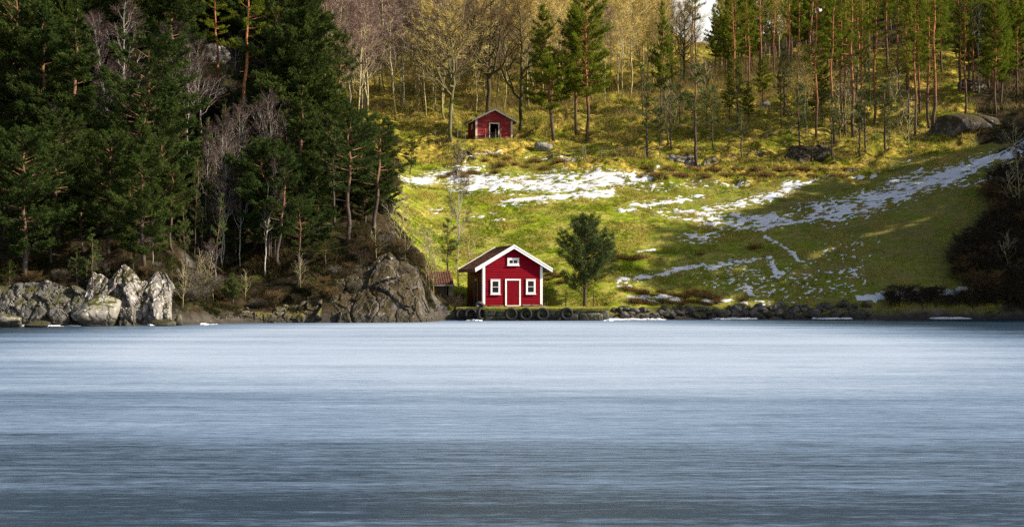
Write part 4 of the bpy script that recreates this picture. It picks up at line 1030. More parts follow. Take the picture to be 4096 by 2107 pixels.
rg = np.random.default_rng(131)
for i, (px, py, Y) in enumerate([(1300, 1165, 108.6), (1345, 1120, 109.6), (1395, 1090, 110.4), (1440, 1068, 110.8), (1490, 1020, 111.6), (1545, 1002, 112.0), (1600, 1022, 112.0), (1640, 1052, 112.0), (1670, 1080, 111.8), (1420, 1180, 108.0), (1500, 1150, 109.0), (1560, 1190, 108.6), (1330, 1215, 107.0), (1610, 1130, 110.0), (1250, 1190, 107.4), (1180, 1215, 106.9), (1100, 1225, 106.6), (1030, 1232, 106.4), (900, 1248, 105.6)]):
    SCRUB[(1, 0, 1, 2)[i % 4]].put((px - CX) / FPX * Y, Y, EYE + (HY - py) / FPX * Y, 'withered shrub clinging to the grey rock of the wooded point', 'shrubs clinging to the point', rg.uniform(.30, .55), None, (0, 0), rg.uniform(1, 1.5))
for i, (px, py, Y) in enumerate([(345, 1150, 99.6), (405, 1105, 100.4), (455, 1085, 100.6), (530, 1075, 100.9), (585, 1105, 100.6), (630, 1085, 101.0), (690, 1120, 101.2), (240, 1130, 99.6), (130, 1140, 99.4), (40, 1145, 99.2)]):
    (SCRUB[(1, 0)[i % 2]] if i % 3 else L_[i % 3]).put((px - CX) / FPX * Y, Y, EYE + (HY - py) / FPX * Y, 'small shrub on the brink of the white cliff and the dark low cliff', 'shrubs on the cliff brink', rg.uniform(.28, .5) * (1 if i % 3 else .45), None, (0, 0), rg.uniform(1, 1.5))
for i in range(42):
    px, py = rg.uniform(700, 1180), rg.uniform(640, 1120)
    if i > 30: px, py = rg.uniform(0, 700), rg.uniform(560, 900)
    x, y, z = hit(px, py); k = (BIRCH[1:3] + SPARSE * 3)[int(rg.integers(8))]
    k.put(x, y, z, 'thin bare stemmed tree in the dark gaps between the forest pines', 'thin stems in the gaps of the forest', rg.uniform(.45, .8), None, (rg.uniform(-.1, .1), 0), rg.uniform(.6, .9))

rg = np.random.default_rng(151)
for i in range(16):
    px = rg.uniform(3830, 4150); Y = rg.uniform(158, 190); x = (px - CX) / FPX * Y
    (T_ + FULL)[int(rg.integers(6))].put(x, Y, float(gz(np.array([x]), np.array([Y]))[0]), 'shaded pine in the dark wood above the right-hand end of the meadow', 'pines of the dark wood above the meadow end', rg.uniform(.6, .85), None, (rg.uniform(-.03, .03), 0), .9)

# bare birch wood on the far slope
rg = np.random.default_rng(101); n = 0
taken = []
while n < 250:
    px = rg.uniform(1270, 2640); Y = rg.uniform(163, 268)
    if px < 1480: Y = rg.uniform(150, 240)
    x = (px - CX) / FPX * Y
    if px > 1860 and px < 2480 and Y < 172: continue
    if px > 2480 and Y < 178: continue
    if any((x - a) ** 2 + (Y - b) ** 2 < 1.6 for a, b in taken): continue
    taken.append((x, Y)); n += 1
    z = float(gz(np.array([x]), np.array([Y]))[0])
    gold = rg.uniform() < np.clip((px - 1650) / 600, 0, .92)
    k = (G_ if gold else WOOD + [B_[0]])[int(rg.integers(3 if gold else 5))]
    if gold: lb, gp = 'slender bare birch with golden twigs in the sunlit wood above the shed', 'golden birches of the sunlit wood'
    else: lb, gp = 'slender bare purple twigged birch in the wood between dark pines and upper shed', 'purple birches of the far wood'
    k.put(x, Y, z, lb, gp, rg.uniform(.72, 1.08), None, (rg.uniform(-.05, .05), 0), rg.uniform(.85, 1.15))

# pines on the spur beyond the frame, whose shade lies over the end of the meadow
rg = np.random.default_rng(33)
for i in range(24):
    x, y = rg.uniform(67, 80), 104 + 40 * (i + rg.uniform(0, 1)) / 24; z = float(gz(np.array([x]), np.array([y]))[0])
    D[i % 5].put(x, y, z, 'dense pine on the wooded spur beyond the shaded end of the meadow', 'pines of the wooded spur', rg.uniform(.75, .95), None, (0, 0), 1.1)

# shrubs
rg = np.random.default_rng(55)
for k, spots, lb, gp in [
 (SCRUB[2], [(3600, 1235), (3640, 1230), (3690, 1238), (3740, 1232), (3790, 1240), (3840, 1232), (3890, 1240), (3940, 1236), (3990, 1242), (4040, 1236), (4085, 1242), (3860, 1218), (3960, 1215), (4050, 1212), (3720, 1215), (3560, 1240)], 'dark bramble shrub in shade along the right-hand shore', 'dark brambles of the shaded shore'),
 (SCRUB[2], [(3880, 1060), (3910, 1085), (3850, 1100), (3950, 1050), (3940, 1110), (3990, 1080), (4020, 1030), (4060, 1090), (4000, 1140), (4080, 1020), (3830, 1130), (3970, 980), (4020, 940), (4060, 900), (3960, 930), (4080, 840), (4030, 800), (4070, 760), (4000, 860), (4050, 800), (4085, 780)], 'dark leafless shrub on the shaded bank at the meadow end', 'dark shrubs of the shaded bank'),
 (SCRUB[0], [(745, 1215), (770, 1180), (800, 1225), (830, 1205)], 'grey leafless shrub in the mouth of the gully', 'grey shrubs of the gully'),
]:
    for px, py in spots:
        x, y, z = hit(px, py)
        k.put(x, y, z, lb, gp, rg.uniform(.45, .8), None, (0, 0), rg.uniform(1.0, 1.6))
rg = np.random.default_rng(143)
for i in range(44):
    py = rg.uniform(745, 1225); px = rg.uniform(4035 - 120 * math.sin((py - 640) / 585 * 3.14) - (py > 1000) * 130, 4110)
    x, y, z = hit(px, py); SCRUB[2 if i % 4 else 1].put(x, y, z, 'dark leafless shrub on the shaded bank at the meadow end', 'dark shrubs of the shaded bank', rg.uniform(.5, 1.0), None, (0, 0), rg.uniform(1.0, 1.7))
for px, py, top, lb in [(4075, 700, 480, 'bare dark sapling reaching over the end of the upper snow streak'), (4092, 900, 640, 'bare dark sapling halfway down the shaded bank'), (4050, 1120, 930, 'bare dark sapling low on the shaded bank')]:
    plant(SAPL[1], px, py, top, lb, None, (-.1, 0), 1.4)
for i, (px, py) in enumerate([(1815, 1246), (1838, 1238)]):
    x, y, z = hit(px, py); SCRUB[2].put(x, y, z, 'dark shrub in the shadow between old boathouse and quay', 'dark shrubs beside the quay', .5, None, (0, 0), 1.2)

# ------------------------------------------------------------------ the red boathouse on the quay
def gable_profile(W2, zr, sl, z): return min(W2, max(0.0, (zr - z) / sl))

def clap_front(mb, W2, zr, sl, z0, step, y, cuts=(), x_off=0.0, jit=0.0, rg=None):
    """weatherboards of a gable wall, each board lapping over the one below; CUTS: openings (x0, x1, z0, z1)"""
    z = z0
    while z < zr - .05:
        z1 = min(z + step, zr)
        wa, wb = gable_profile(W2, zr, sl, z), gable_profile(W2, zr, sl, z1)
        spans = [(-wa, wa, -wb, wb)]
        for (cx0, cx1, cz0, cz1) in cuts:
            if z < cz1 - .02 and z1 > cz0 + .02:
                spans = [s for a in spans for s in ((a[0], min(a[1], cx0), a[2], min(a[3], cx0)), (max(a[0], cx1), a[1], max(a[2], cx1), a[3])) if s[1] - s[0] > .02]
        for a0, a1, b0, b1 in spans:
            j = rg.uniform(-jit, jit) if rg is not None else 0
            mb.hexa(np.array([[a0, y - .052 - j, z + j], [b0, y - .012, z1 + .01], [a0, y + .01, z + j], [b0, y + .01, z1 + .01], [a1, y - .052 - j, z - j], [b1, y - .012, z1 + .01], [a1, y + .01, z - j], [b1, y + .01, z1 + .01]]))
        z += step

def clap_side(mb, x, sgn, y0, y1, z0, z1, step):
    z = z0
    while z < z1 - .02:
        zt = min(z + step, z1)
        mb.hexa(np.array([[x + sgn * .05, y0, z], [x + sgn * .012, y0, zt + .01], [x - sgn * .01, y0, z], [x - sgn * .01, y0, zt + .01], [x + sgn * .05, y1, z], [x + sgn * .012, y1, zt + .01], [x - sgn * .01, y1, z], [x - sgn * .01, y1, zt + .01]]))
        z += step

def slope_pt(side, d, ca, sa, half, ze): return side * (half - d * ca), ze + d * sa

def roof_slab(mb, side, half, ze, zr, y0, y1, t, m=0):
    mb.hexa(np.array([[side * half, y0, ze - t], [side * half, y0, ze], [side * half, y1, ze - t], [side * half, y1, ze], [0, y0, zr - t], [0, y0, zr], [0, y1, zr - t], [0, y1, zr]]), m=m)

def shingles(mb, side, half, ze, zr, y0, y1, rows, cols, th, rg, overlap=.06):
    L = math.hypot(half, zr - ze); ca, sa = half / L, (zr - ze) / L; dl = L / rows
    for r in range(rows):
        off = rg.uniform(-.5, .5) * (y1 - y0) / cols
        ys = np.clip(np.linspace(y0 - .3, y1 + .3, cols + 3) + off + rg.uniform(-.02, .02, cols + 3), y0, y1)
        for c in range(len(ys) - 1):
            if ys[c + 1] - ys[c] < .03: continue
            d0 = r * dl - overlap * (r > 0) + rg.uniform(-.025, .025); d1 = (r + 1) * dl
            h0 = th * rg.uniform(.8, 1.5) + .012; h1 = .008
            q = []
            for y in (ys[c] + .006, ys[c + 1] - .006):
                for d, h in ((d0, h0), (d1, h1)):
                    x, z = slope_pt(side, d, ca, sa, half, ze)
                    for k in (.001, h): q.append([x + side * sa * k, y, z + ca * k])
            q = np.array(q)[[0, 2, 1, 3, 4, 6, 5, 7]]
            mb.hexa(q, tint=rg.uniform(0, 1))

def board_slope(mb, side, half, ze, zr, drop, h, y0, y1):
    """sloping board under the verge, from eave to ridge"""
    mb.hexa(np.array([[side * half, y0, ze - drop - h], [side * half, y0, ze - drop], [side * half, y1, ze - drop - h], [side * half, y1, ze - drop], [0, y0, zr - drop - h], [0, y0, zr - drop], [0, y1, zr - drop - h], [0, y1, zr - drop]]))

def window(parent, name, cx, cz, w, h, y, panes_x, panes_z, fr=.10, mat='white', sill=True, axis='front', sash_gap=0.0):
    f = MB(); d = .085
    f.box((cx - w / 2 + fr / 2, y - d / 2, cz), (fr, d, h - 2 * fr)); f.box((cx + w / 2 - fr / 2, y - d / 2, cz), (fr, d, h - 2 * fr))
    f.box((cx, y - d / 2, cz + h / 2 - fr / 2), (w, d + .004, fr)); f.box((cx, y - d / 2, cz - h / 2 + fr / 2), (w, d + .004, fr))
    fo = f.build(name, M[mat], parent)
    iw, ih = w - 2 * fr, h - 2 * fr; b = .045
    s = MB(); yy = y - .045
    for sx in (-1, 1): s.box((cx + sx * (iw / 2 - b / 2), yy - .012, cz), (b, .04, ih - .002))
    for sz in (-1, 1): s.box((cx, yy - .012, cz + sz * (ih / 2 - b / 2)), (iw - 2 * b - .002, .036, b))
    for i in range(1, panes_x): s.box((cx - iw / 2 + iw * i / panes_x, yy - .012, cz), (.035, .032, ih - 2 * b - .002))
    for i in range(1, panes_z): s.box((cx, yy - .012, cz - ih / 2 + ih * i / panes_z), (iw - 2 * b - .002, .030, .035))
    s.build('sash', M[mat], fo)
    g = MB(); g.box((cx, y - .048, cz), (iw - .01, .012, ih - .01)); g.build('pane', M['glass'], fo)
    t = MB(); t.box((cx, y - .075, cz - h / 2 - .022), (w + .10, .14, .04)); t.build('sill', M[mat], fo)
    t = MB(); t.box((cx, y - .06, cz + h / 2 + .018), (w + .06, .125, .03)); t.build('drip_board', M[mat], fo)
    return fo

def boathouse():
    W2, Ld, sl, ZR = 2.5, 5.2, .585, 4.90
    rg = np.random.default_rng(4)
    h = thing('red_boathouse', 'bright red boathouse with white trim and brown shingle roof on the stone quay', 'boathouse', (.05, 115.25, 1.15), R(16))
    half, ze, yf, yb = 3.25, ZR - .585 * 3.25, -.48, Ld + .20
    zw = ZR - .20
    core = MB()
    P = np.array([[-W2, 0], [W2, 0], [W2, zw - sl * W2], [0, zw], [-W2, zw - sl * W2]])
    V = np.vstack([np.column_stack([P[:, 0], np.full(5, .012), P[:, 1]]), np.column_stack([P[:, 0], np.full(5, Ld - .012), P[:, 1]])])
    core.add(V, F3=[[0, 1, 2], [0, 2, 3], [0, 3, 4], [6, 5, 7], [7, 5, 8], [8, 5, 9]], F4=[[1, 0, 5, 6], [2, 1, 6, 7], [0, 4, 9, 5]])
    clap_front(core, W2 - .005, zw, sl, .06, .195, 0, jit=.004, rg=rg)
    core.build('front_wall', M['red_wall'], h)
    sd = MB(); clap_side(sd, -W2, -1, .10, Ld - .10, .06, zw - sl * W2, .195); sd.build('side_wall', M['red_side'], h)
    sd = MB(); clap_side(sd, W2, 1, .10, Ld - .10, .06, zw - sl * W2, .195); sd.build('side_wall', M['red_side'], h)
    base = MB()
    for i in range(11): base.box((-2.35 + i * .47, .10, -.10), (.42, .35, .30 + rg.uniform(-.03, .03)), rg.uniform(-.06, .06))
    for i in range(10): base.box((-W2 + .1, .5 + i * .5, -.10), (.35, .44, .30), rg.uniform(-.06, .06))
    base.build('foundation', M['stone'], h)
    for sx in (-1, 1):
        c = MB(); c.box((sx * (W2 - .055), -.045, (zw - sl * W2) / 2 + .09), (.20, .05, zw - sl * W2 - .10)); c.box((sx * (W2 + .040), .085, (zw - sl * W2) / 2 + .02), (.05, .20, zw - sl * W2 - .06))
        c.build('corner_board', M['white'], h)
    rf = MB()
    for s in (-1, 1):
        roof_slab(rf, s, half, ze, ZR, yf + .03, yb - .03, .09)
        shingles(rf, s, half, ze, ZR, yf + .04, yb - .04, 15, 30, .022, rg)
    for i in range(20): rf.box((0, yf + .3 + i * (yb - yf - .4) / 20, ZR + .03), (.22, (yb - yf) / 20 - .01, .035), rg.uniform(-.05, .05), m=0)
    roof = rf.build('roof', M['roof_brown'], h)
    for s in (-1, 1):
        for (y0, y1) in ((yf - .01, yf + .03), (yb - .03, yb + .01)):
            b = MB(); board_slope(b, s, half + .02, ze - .012, ZR, -.06, .29, y0, y1)
            board_slope(b, s, half + .05, ze - .03, ZR, -.10, .12, y0 - .035 if y0 < 0 else y1, y0 if y0 < 0 else y1 + .035)
            b.build('bargeboard', M['white'], roof)
        f = MB(); f.box((s * (half - .03), (yf + yb) / 2, ze - .155), (.035, yb - yf - .09, .17)); f.build('fascia', M['wood_grey'], roof)
        for k in range(9): # rafter feet
            r_ = MB(); y = yf + .25 + k * (yb - yf - .5) / 8
            r_.hexa(np.array([[s * (half - .06), y - .04, ze - .21], [s * (half - .06), y - .04, ze - .095], [s * (half - .06), y + .04, ze - .21], [s * (half - .06), y + .04, ze - .095], [s * 2.4, y - .04, ze + .27], [s * 2.4, y - .04, ze + .385], [s * 2.4, y + .04, ze + .27], [s * 2.4, y + .04, ze + .385]]))
            r_.build('rafter', M['wood_grey'], roof)
    window(h, 'window', -1.49, 1.55, .80, 1.20, -.05, 1, 2)
    window(h, 'window', 1.52, 1.57, .80, 1.20, -.05, 1, 2)
    window(h, 'gable_window', .02, 3.60, .98, .58, -.05, 2, 1, .11)
    d = MB()
    for i in range(8): d.box((-.46 + i * .1315 + rg.uniform(-.002, .002), -.075, 1.02), (.128, .05 + rg.uniform(-.006, .006), 1.96), 0)
    do = d.build('door', M['red_dark'], h)
    fr = MB()
    for sx in (-1, 1): fr.box((sx * .595, -.085, 1.05), (.12, .09, 2.06))
    fr.box((0, -.087, 2.14), (1.32, .10, .12)); fr.box((0, -.09, .02), (1.10, .12, .06))
    fr.build('door_frame', M['white'], do)
    hd = MB(); hd.tube([(.42, -.10, 1.0), (.42, -.16, 1.0), (.32, -.16, 1.0)], .016, 6); hd.box((.42, -.105, 1.0), (.05, .01, .16)); hd.build('handle', M['wood_dark'], do)
    for z in (.45, 1.6):
        hg = MB(); hg.box((-.30, -.108, z), (.40, .008, .05)); hg.build('hinge', M['red_dark'], do)
    # tall glazed side door in the shaded wall
    sdoor = MB()
    for yy in (1.55, 2.65): sdoor.box((-W2 - .075, yy, 1.12), (.06, .09, 2.18))
    sdoor.box((-W2 - .076, 2.10, 2.25), (.07, 1.19, .09)); sdoor.box((-W2 - .076, 2.10, .05), (.07, 1.02, .08))
    so = sdoor.build('side_door', M['wood_grey'], h)
    g = MB(); g.box((-W2 - .06, 2.10, 1.15), (.02, 1.0, 2.1)); g.build('pane', M['glass'], so)
    return h
boathouse()

# ------------------------------------------------------------------ the worn red shed on the upper bank
def shed():
    W2, Ld, sl, ZR, zb = 2.12, 3.3, .50, 3.52, 19.17
    rg = np.random.default_rng(14)
    h = thing('red_shed', 'small weathered red shed with an open black doorway on the upper bank', 'shed', (-2.02, 158.0, zb), R(16))
    zw = ZR - .18; half, ze, yf, yb = 2.62, ZR - .50 * 2.62, -.40, Ld + .25
    fw = MB(); clap_front(fw, W2, zw, sl, .02, .175, 0, cuts=[(-.48, .48, -.1, 1.86)], jit=.012, rg=rg)
    top = zw - sl * .5
    fw.hexa(np.array([[-W2, .02, 0], [-W2, .02, zw - sl * W2], [-W2, .07, 0], [-W2, .07, zw - sl * W2], [-.50, .02, 0], [-.50, .02, top], [-.50, .07, 0], [-.50, .07, top]]))
    fw.hexa(np.array([[.50, .02, 0], [.50, .02, top], [.50, .07, 0], [.50, .07, top], [W2, .02, 0], [W2, .02, zw - sl * W2], [W2, .07, 0], [W2, .07, zw - sl * W2]]))
    fw.box((0, .05, (1.86 + zw - .25) / 2), (1.0, .04, zw - .25 - 1.86))
    fw.build('front_wall', M['red_worn'], h)
    for s in (-1, 1):
        w = MB(); clap_side(w, s * W2, s, .10, Ld, .02, zw - sl * W2, .175); w.box((s * (W2 - .05), Ld / 2 + .05, (zw - sl * W2) / 2), (.06, Ld - .1, zw - sl * W2)); w.build('side_wall', M['red_worn'], h)
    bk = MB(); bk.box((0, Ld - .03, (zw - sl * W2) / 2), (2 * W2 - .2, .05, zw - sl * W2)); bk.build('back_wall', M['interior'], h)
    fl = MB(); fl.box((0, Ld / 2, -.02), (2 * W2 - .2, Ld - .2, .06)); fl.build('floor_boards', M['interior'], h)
    for sx in (-1, 1):
        c = MB(); c.box((sx * (W2 - .06), -.055, (zw - sl * W2) / 2 + .02), (.22, .05, zw - sl * W2 - .02)); c.build('corner_post', M['white_worn'], h)
    rf = MB()
    for s in (-1, 1):
        roof_slab(rf, s, half, ze, ZR, yf + .03, yb - .03, .09); shingles(rf, s, half, ze, ZR, yf + .04, yb - .04, 9, 14, .03, rg)
    rf.box((0, (yf + yb) / 2, ZR + .03), (.25, yb - yf - .1, .04))
    roof = rf.build('roof', M['roof_moss'], h)
    for s in (-1, 1):
        for (y0, y1) in ((yf - .01, yf + .03), (yb - .03, yb + .01)):
            b = MB(); board_slope(b, s, half + .02, ze - .01, ZR, -.05, .22, y0, y1); b.build('bargeboard', M['white_worn'], roof)
        f = MB(); f.box((s * (half - .03), (yf + yb) / 2, ze - .14), (.035, yb - yf - .09, .15)); f.build('fascia', M['white_worn'], roof)
    fr = MB()
    for sx in (-1, 1): fr.box((sx * .54, -.07, .95), (.12, .08, 1.9))
    fr.box((0, -.072, 1.93), (1.22, .09, .11)); fr.build('door_frame', M['white_worn'], h)
    wn = MB(); x = -W2 - .07
    for yy in (1.15, 1.72): wn.box((x, yy, 1.62), (.05, .09, .62))
    for zz in (1.34, 1.90): wn.box((x, 1.435, zz), (.052, .48, .08))
    wn.box((x, 1.435, 1.62), (.04, .05, .48))
    wo = wn.build('window', M['white_worn'], h)
    g = MB(); g.box((-W2 - .055, 1.435, 1.62), (.015, .5, .5)); g.build('pane', M['white_worn'], wo)
    lb = MB(); lb.box((-1.35, -.075, .12), (1.2, .03, .22)); lb.build('kick_board', M['wood_pale'], h)
shed()

def wire_gate():
    t = thing('wire_gate', 'small sagging wire netting gate on stakes before the open shed doorway', 'gate', (-2.05, 157.15, 19.12), R(16))
    for x, l, hh in ((-.95, .02, 1.25), (.25, -.03, 1.25), (.80, .05, 1.35)):
        s = MB(); s.tube([(x, 0, -.1), (x + l, 0, hh)], .03, 6); s.build('stake', M['wood_pale'], t)
    n = MB()
    for k in range(-8, 14):
        for s in (1, -1):
            a = k * .13; p = []
            for z in np.linspace(.05, .85, 5):
                xx = -.45 + a + s * (z - .05) * .6
                if -.45 <= xx <= .75: p.append((xx, .01, z))
            if len(p) > 1: n.tube(p, .006, 3, cap=False)
    n.tube([(-.95, .01, .88), (-.2, .01, .82), (.25, .01, .88), (.8, .01, .9)], .008, 3); n.tube([(-.95, .01, .05), (.8, .01, .05)], .008, 3)
    n.build('wire_netting', M['wire'], t)
wire_gate()

# ------------------------------------------------------------------ old tiled boathouse
def old_boathouse():
    rg = np.random.default_rng(24)
    t = thing('old_boathouse', 'low old grey boathouse with a sagging red tile roof beside the rocky point', 'boathouse', (-6.35, 115.6, .85), R(6)); t.scale = (1, 1, 1.30)
    w = MB()
    for i in range(11): w.box((-1.1 + i * .2, 0, .75 + rg.uniform(-.02, .02)), (.19, .05, 1.7), 0, rg.uniform(-.02, .02))
    for i in range(8):
        for s in (-1, 1): w.box((s * 1.15, .25 + i * .36, .75), (.05, .34, 1.7))
    w.box((0, 2.9, .75), (2.3, .05, 1.7)); w.build('plank_wall', M['wood_dark'], t)
    st = MB()
    for r in range(6):
        for k in range(3): st.box((1.28, .15 + k * .42 + (r % 2) * .15, -.1 + r * .27), (.34, .40, .25), rg.uniform(-.1, .1), rg.uniform(-.05, .05))
    st.build('stone_pier', M['stone'], t)
    rf = MB(); rows, cols = 7, 15
    for r in range(rows):
        for c in range(cols):
            x = -1.48 + c * .205; y0 = -.35 + r * .50; z0 = 1.62 + r * .115 + .04 * math.sin(c * .5)
            s = np.linspace(0, np.pi, 5); px = x + .105 * np.cos(s); pz = .05 * np.sin(s)
            V = np.vstack([np.column_stack([px, np.full(5, y0), z0 + pz + .03 + rg.uniform(-.012, .012)]), np.column_stack([px, np.full(5, y0 + .56), z0 + .115 + pz])])
            i = np.arange(4); rf.add(V, F4=np.stack([i, i + 1, i + 6, i + 5], -1), tint=rg.uniform(0, 1))
    rf.hexa(np.array([[-1.55, -.33, 1.50], [-1.55, -.33, 1.60], [-1.55, 3.1, 2.28], [-1.55, 3.1, 2.38], [1.55, -.33, 1.50], [1.55, -.33, 1.60], [1.55, 3.1, 2.28], [1.55, 3.1, 2.38]]))
    roof = rf.build('tile_roof', M['tile_red'], t)
    e = MB(); e.box((0, -.37, 1.53), (3.2, .05, .12)); e.build('eave_board', M['wood_grey'], roof)
old_boathouse()

# ------------------------------------------------------------------ stone quay with tyre fenders
def block(mb, c, d, seed, rgh=.05, rz=0.0):
    bm = bmesh.new(); bmesh.ops.create_cube(bm, size=1); bmesh.ops.subdivide_edges(bm, edges=bm.edges[:], cuts=4, use_grid_fill=True)
    V = np.array([v.co[:] for v in bm.verts]) * 2; F = [[v.index for v in f.verts] for f in bm.faces]; bm.free()
    n = (np.abs(V) ** 7).sum(1) ** (1 / 7.); V = V / n[:, None]
    V = V * (1 + rgh * 3 * (fbm(V[:, 0] * 1.6 + seed * 3.1, V[:, 1] * 1.6, V[:, 2] * 1.6 + seed, o=4, seed=seed) - .5)[:, None])
    mb.add(rot(V * np.array(d) / 2, 0, 0, rz) + np.array(c), F4=F)

def quay():
    q = thing('stone_quay', 'low dry stone quay with a grassy top under the red boathouse', 'quay', (0, 113, 0))
    rg = np.random.default_rng(41); s = MB()
    # front face, y = 0 is the line of the face
    def course(x0, x1, y, zs):
        for z0, z1 in zs:
            x = x0
            while x < x1:
                w = min(rg.uniform(.35, 1.0), x1 - x + .05)
                block(s, (x + w / 2, y + rg.uniform(-.05, .06) + .28, (z0 + z1) / 2), (w + .02, .66, z1 - z0 + .02), int(rg.integers(1e6)), .07, rg.uniform(-.04, .04)); x += w
    course(-2.25, -.15, 0, [(-.1, .42), (.42, .64), (.64, .86)])
    course(-.15, 5.4, .10, [(-.1, .22), (.22, .48), (.48, .68), (.68, .86)])
    block(s, (6.35, .25, .28), (1.9, .8, .74), 77, .06); block(s, (4.9, .2, .30), (.9, .6, .55), 78, .06)
    course(5.4, 7.6, .12, [(.62, .86)])
    course(-4.2, -2.25, .95, [(-.1, .25), (.25, .55), (.55, .86)])
    for k in range(9): block(s, (7.5, .6 + k * .75, .35), (.6, .8, .95), 500 + k, .06)
    for k in range(8): block(s, (-4.2, 1.4 + k * .75, .35), (.6, .8, .95), 520 + k, .06)
    s.build('stone_wall', M['stone'], q, smooth=True)
    # turf
    t = MB(); n = 60
    xs = np.linspace(-4.55, 7.85, n); front = np.where(xs < -2.35, .70, -.14) + (fbm(xs * 1.5, xs * 0, o=3, seed=4) - .5) * .22
    rows = 14; V = []
    for r in range(rows):
        u = r / (rows - 1); y = front + (8.2 - front) * u ** 1.6
        z = .93 + (fbm(xs * 1.2, y * 1.2, o=3, seed=6) - .5) * .12 + .14 * min(1, u * 4)
        if r == 0: z = z - .05
        V.append(np.column_stack([xs, y, z]))
    low = V[0].copy(); low[:, 2] -= .10; low[:, 1] += .06
    V = np.vstack([low] + V); i = np.arange(n - 1)
    F = np.vstack([np.stack([r * n + i, r * n + i + 1, (r + 1) * n + i + 1, (r + 1) * n + i], -1) for r in range(rows)])
    t.add(V, F4=F); turf = t.build('turf', M['turf'], q, smooth=True)
    g = MB(); k = 5200
    gx = rg.uniform(-4.5, 7.8, k); u = rg.uniform(0, 1, k) ** 2.2
    fr = np.interp(gx, xs, front); gy = fr - .02 + (5.5 - fr) * u
    tuft(g, np.column_stack([gx, gy, np.full(k, .93) + .10 * np.minimum(1, u * 4)]), rg, 4, .10, .014, .45, np.clip(rg.normal(.45, .25, k), 0, 1))
    g.build('grass_fringe', M['grass'], turf, tints=True)

def tuft(mb, P, rg, per, ln, wd, spread, tint):
    n = len(P); k = n * per
    ln_ = np.repeat(np.broadcast_to(np.asarray(ln, float), (n,)), per)
    p = np.repeat(P, per, 0) + np.column_stack([rg.normal(size=(k, 2)) * ln_[:, None] * .35, np.zeros(k)])
    D = np.column_stack([rg.normal(size=(k, 2)) * spread, np.ones(k)]); D /= np.linalg.norm(D, axis=1)[:, None]
    a = rg.uniform(0, 6.283, k); side = np.column_stack([np.cos(a), np.sin(a), np.zeros(k)]) * wd * rg.uniform(.7, 1.4, k)[:, None]
    tip = p + D * (ln_ * rg.uniform(.5, 1.3, k))[:, None]; tip[:, 2] -= ln_ * spread * .15
    p = p - np.array([0, 0, .02])
    V = np.stack([p - side, p + side, tip], 1).reshape(-1, 3)
    mb.add(V, F3=np.arange(k * 3).reshape(-1, 3), tint=np.repeat(np.repeat(tint, per), 3))

def grass_mat(name, c0, c1):
    m, nt, out = nmat(name); k = NT(nt)
    t = k.attr('tint').outputs['Fac']; c = k.mix(t, c0, c1)
    d = k.n('ShaderNodeBsdfDiffuse'); k.l(c, d.inputs[0]); tr = k.n('ShaderNodeBsdfTranslucent'); k.l(c, tr.inputs[0])
    mx = k.n('ShaderNodeMixShader'); mx.inputs[0].default_value = .3
    k.l(d.outputs[0], mx.inputs[1]); k.l(tr.outputs[0], mx.inputs[2]); k.l(mx.outputs[0], out.inputs[0]); return m
M['grass'] = grass_mat('grass_blades', (.135, .20, .008), (.46, .37, .10))
M['heath'] = grass_mat('heath_blades', (.016, .022, .007), (.066, .050, .024))
M['turf'] = simple('quay_turf', (.10, .13, .010), (.30, .25, .07), (1.2, 2, 2), .95, .05, (.07, .06, .03))
quay()

def tyre_mesh(name, ro, ri, w, mat):
    prof = [(ri, -.30), (ri + .04, -.44), (ri + (ro - ri) * .5, -.52), (ro - .05, -.46), (ro, -.34), (ro, -.20), (ro - .018, -.18), (ro - .018, -.12), (ro, -.10), (ro, .10), (ro - .018, .12), (ro - .018, .18), (ro, .20), (ro, .34),
            (ro - .05, .46), (ri + (ro - ri) * .5, .52), (ri + .04, .44), (ri, .30), (ri + .05, .22), (ro - .09, .12), (ro - .09, -.12), (ri + .05, -.22)]
    k = len(prof); n = 48; V = []
    for a in np.linspace(0, 2 * np.pi, n, endpoint=False):
        for i, (r, y) in enumerate(prof): V.append((r * math.cos(a), y * w, r * math.sin(a)))
    F = [(a * k + i, a * k + (i + 1) % k, ((a + 1) % n) * k + (i + 1) % k, ((a + 1) % n) * k + i) for a in range(n) for i in range(k)]
    mb = MB(); mb.add(V, F4=F); o = mb.build(name, M[mat], None, smooth=True); me = o.data; bpy.data.objects.remove(o); return me
TY = tyre_mesh('tyre', .52, .30, .30, 'tyre')
for i, (px, z, y, rz, ti, lb) in enumerate([
    (2044, .52, 112.70, .06, .05, 'big black tyre fender hung on the quay face below the boathouse door'),
    (2103, .52, 112.68, -.05, .03, 'big black tyre fender close against the one below the door'),
    (2170, .52, 112.70, .04, .04, 'big black tyre fender under the right corner of the boathouse'),
    (2267, .54, 112.68, .05, .06, 'big black tyre fender hung apart from the rest, below the young pine'),
    (1923, .54, 112.95, 1.05, .05, 'black tyre fender hung edge on at the inner corner of the quay'),
    (1882, .50, 113.45, .25, .08, 'black tyre fender in deep shadow in the recess of the quay'),
    (1846, .48, 113.60, .30, .05, 'black tyre fender at the dark end of the quay recess'),
]):
    o = link_mesh('tyre_fender', TY, M['tyre']); o.location = ((px - CX) / FPX * y, y, z); o.rotation_euler = (-ti, 0, rz)
    tag(o, lb, 'tyre', 'tyre fenders hung along the quay')
TS = tyre_mesh('tyre', .36, .21, .22, 'tyre_grey')
o = link_mesh('car_tyre', TS, M['tyre_grey']); o.location = (-2.62, 113.72, 1.26); o.rotation_euler = (R(55), R(12), R(8))
tag(o, 'smaller grey tyre lying tilted on the quay grass against the boathouse corner', 'tyre')
lg = MB(); s = np.linspace(0, 1, 12)
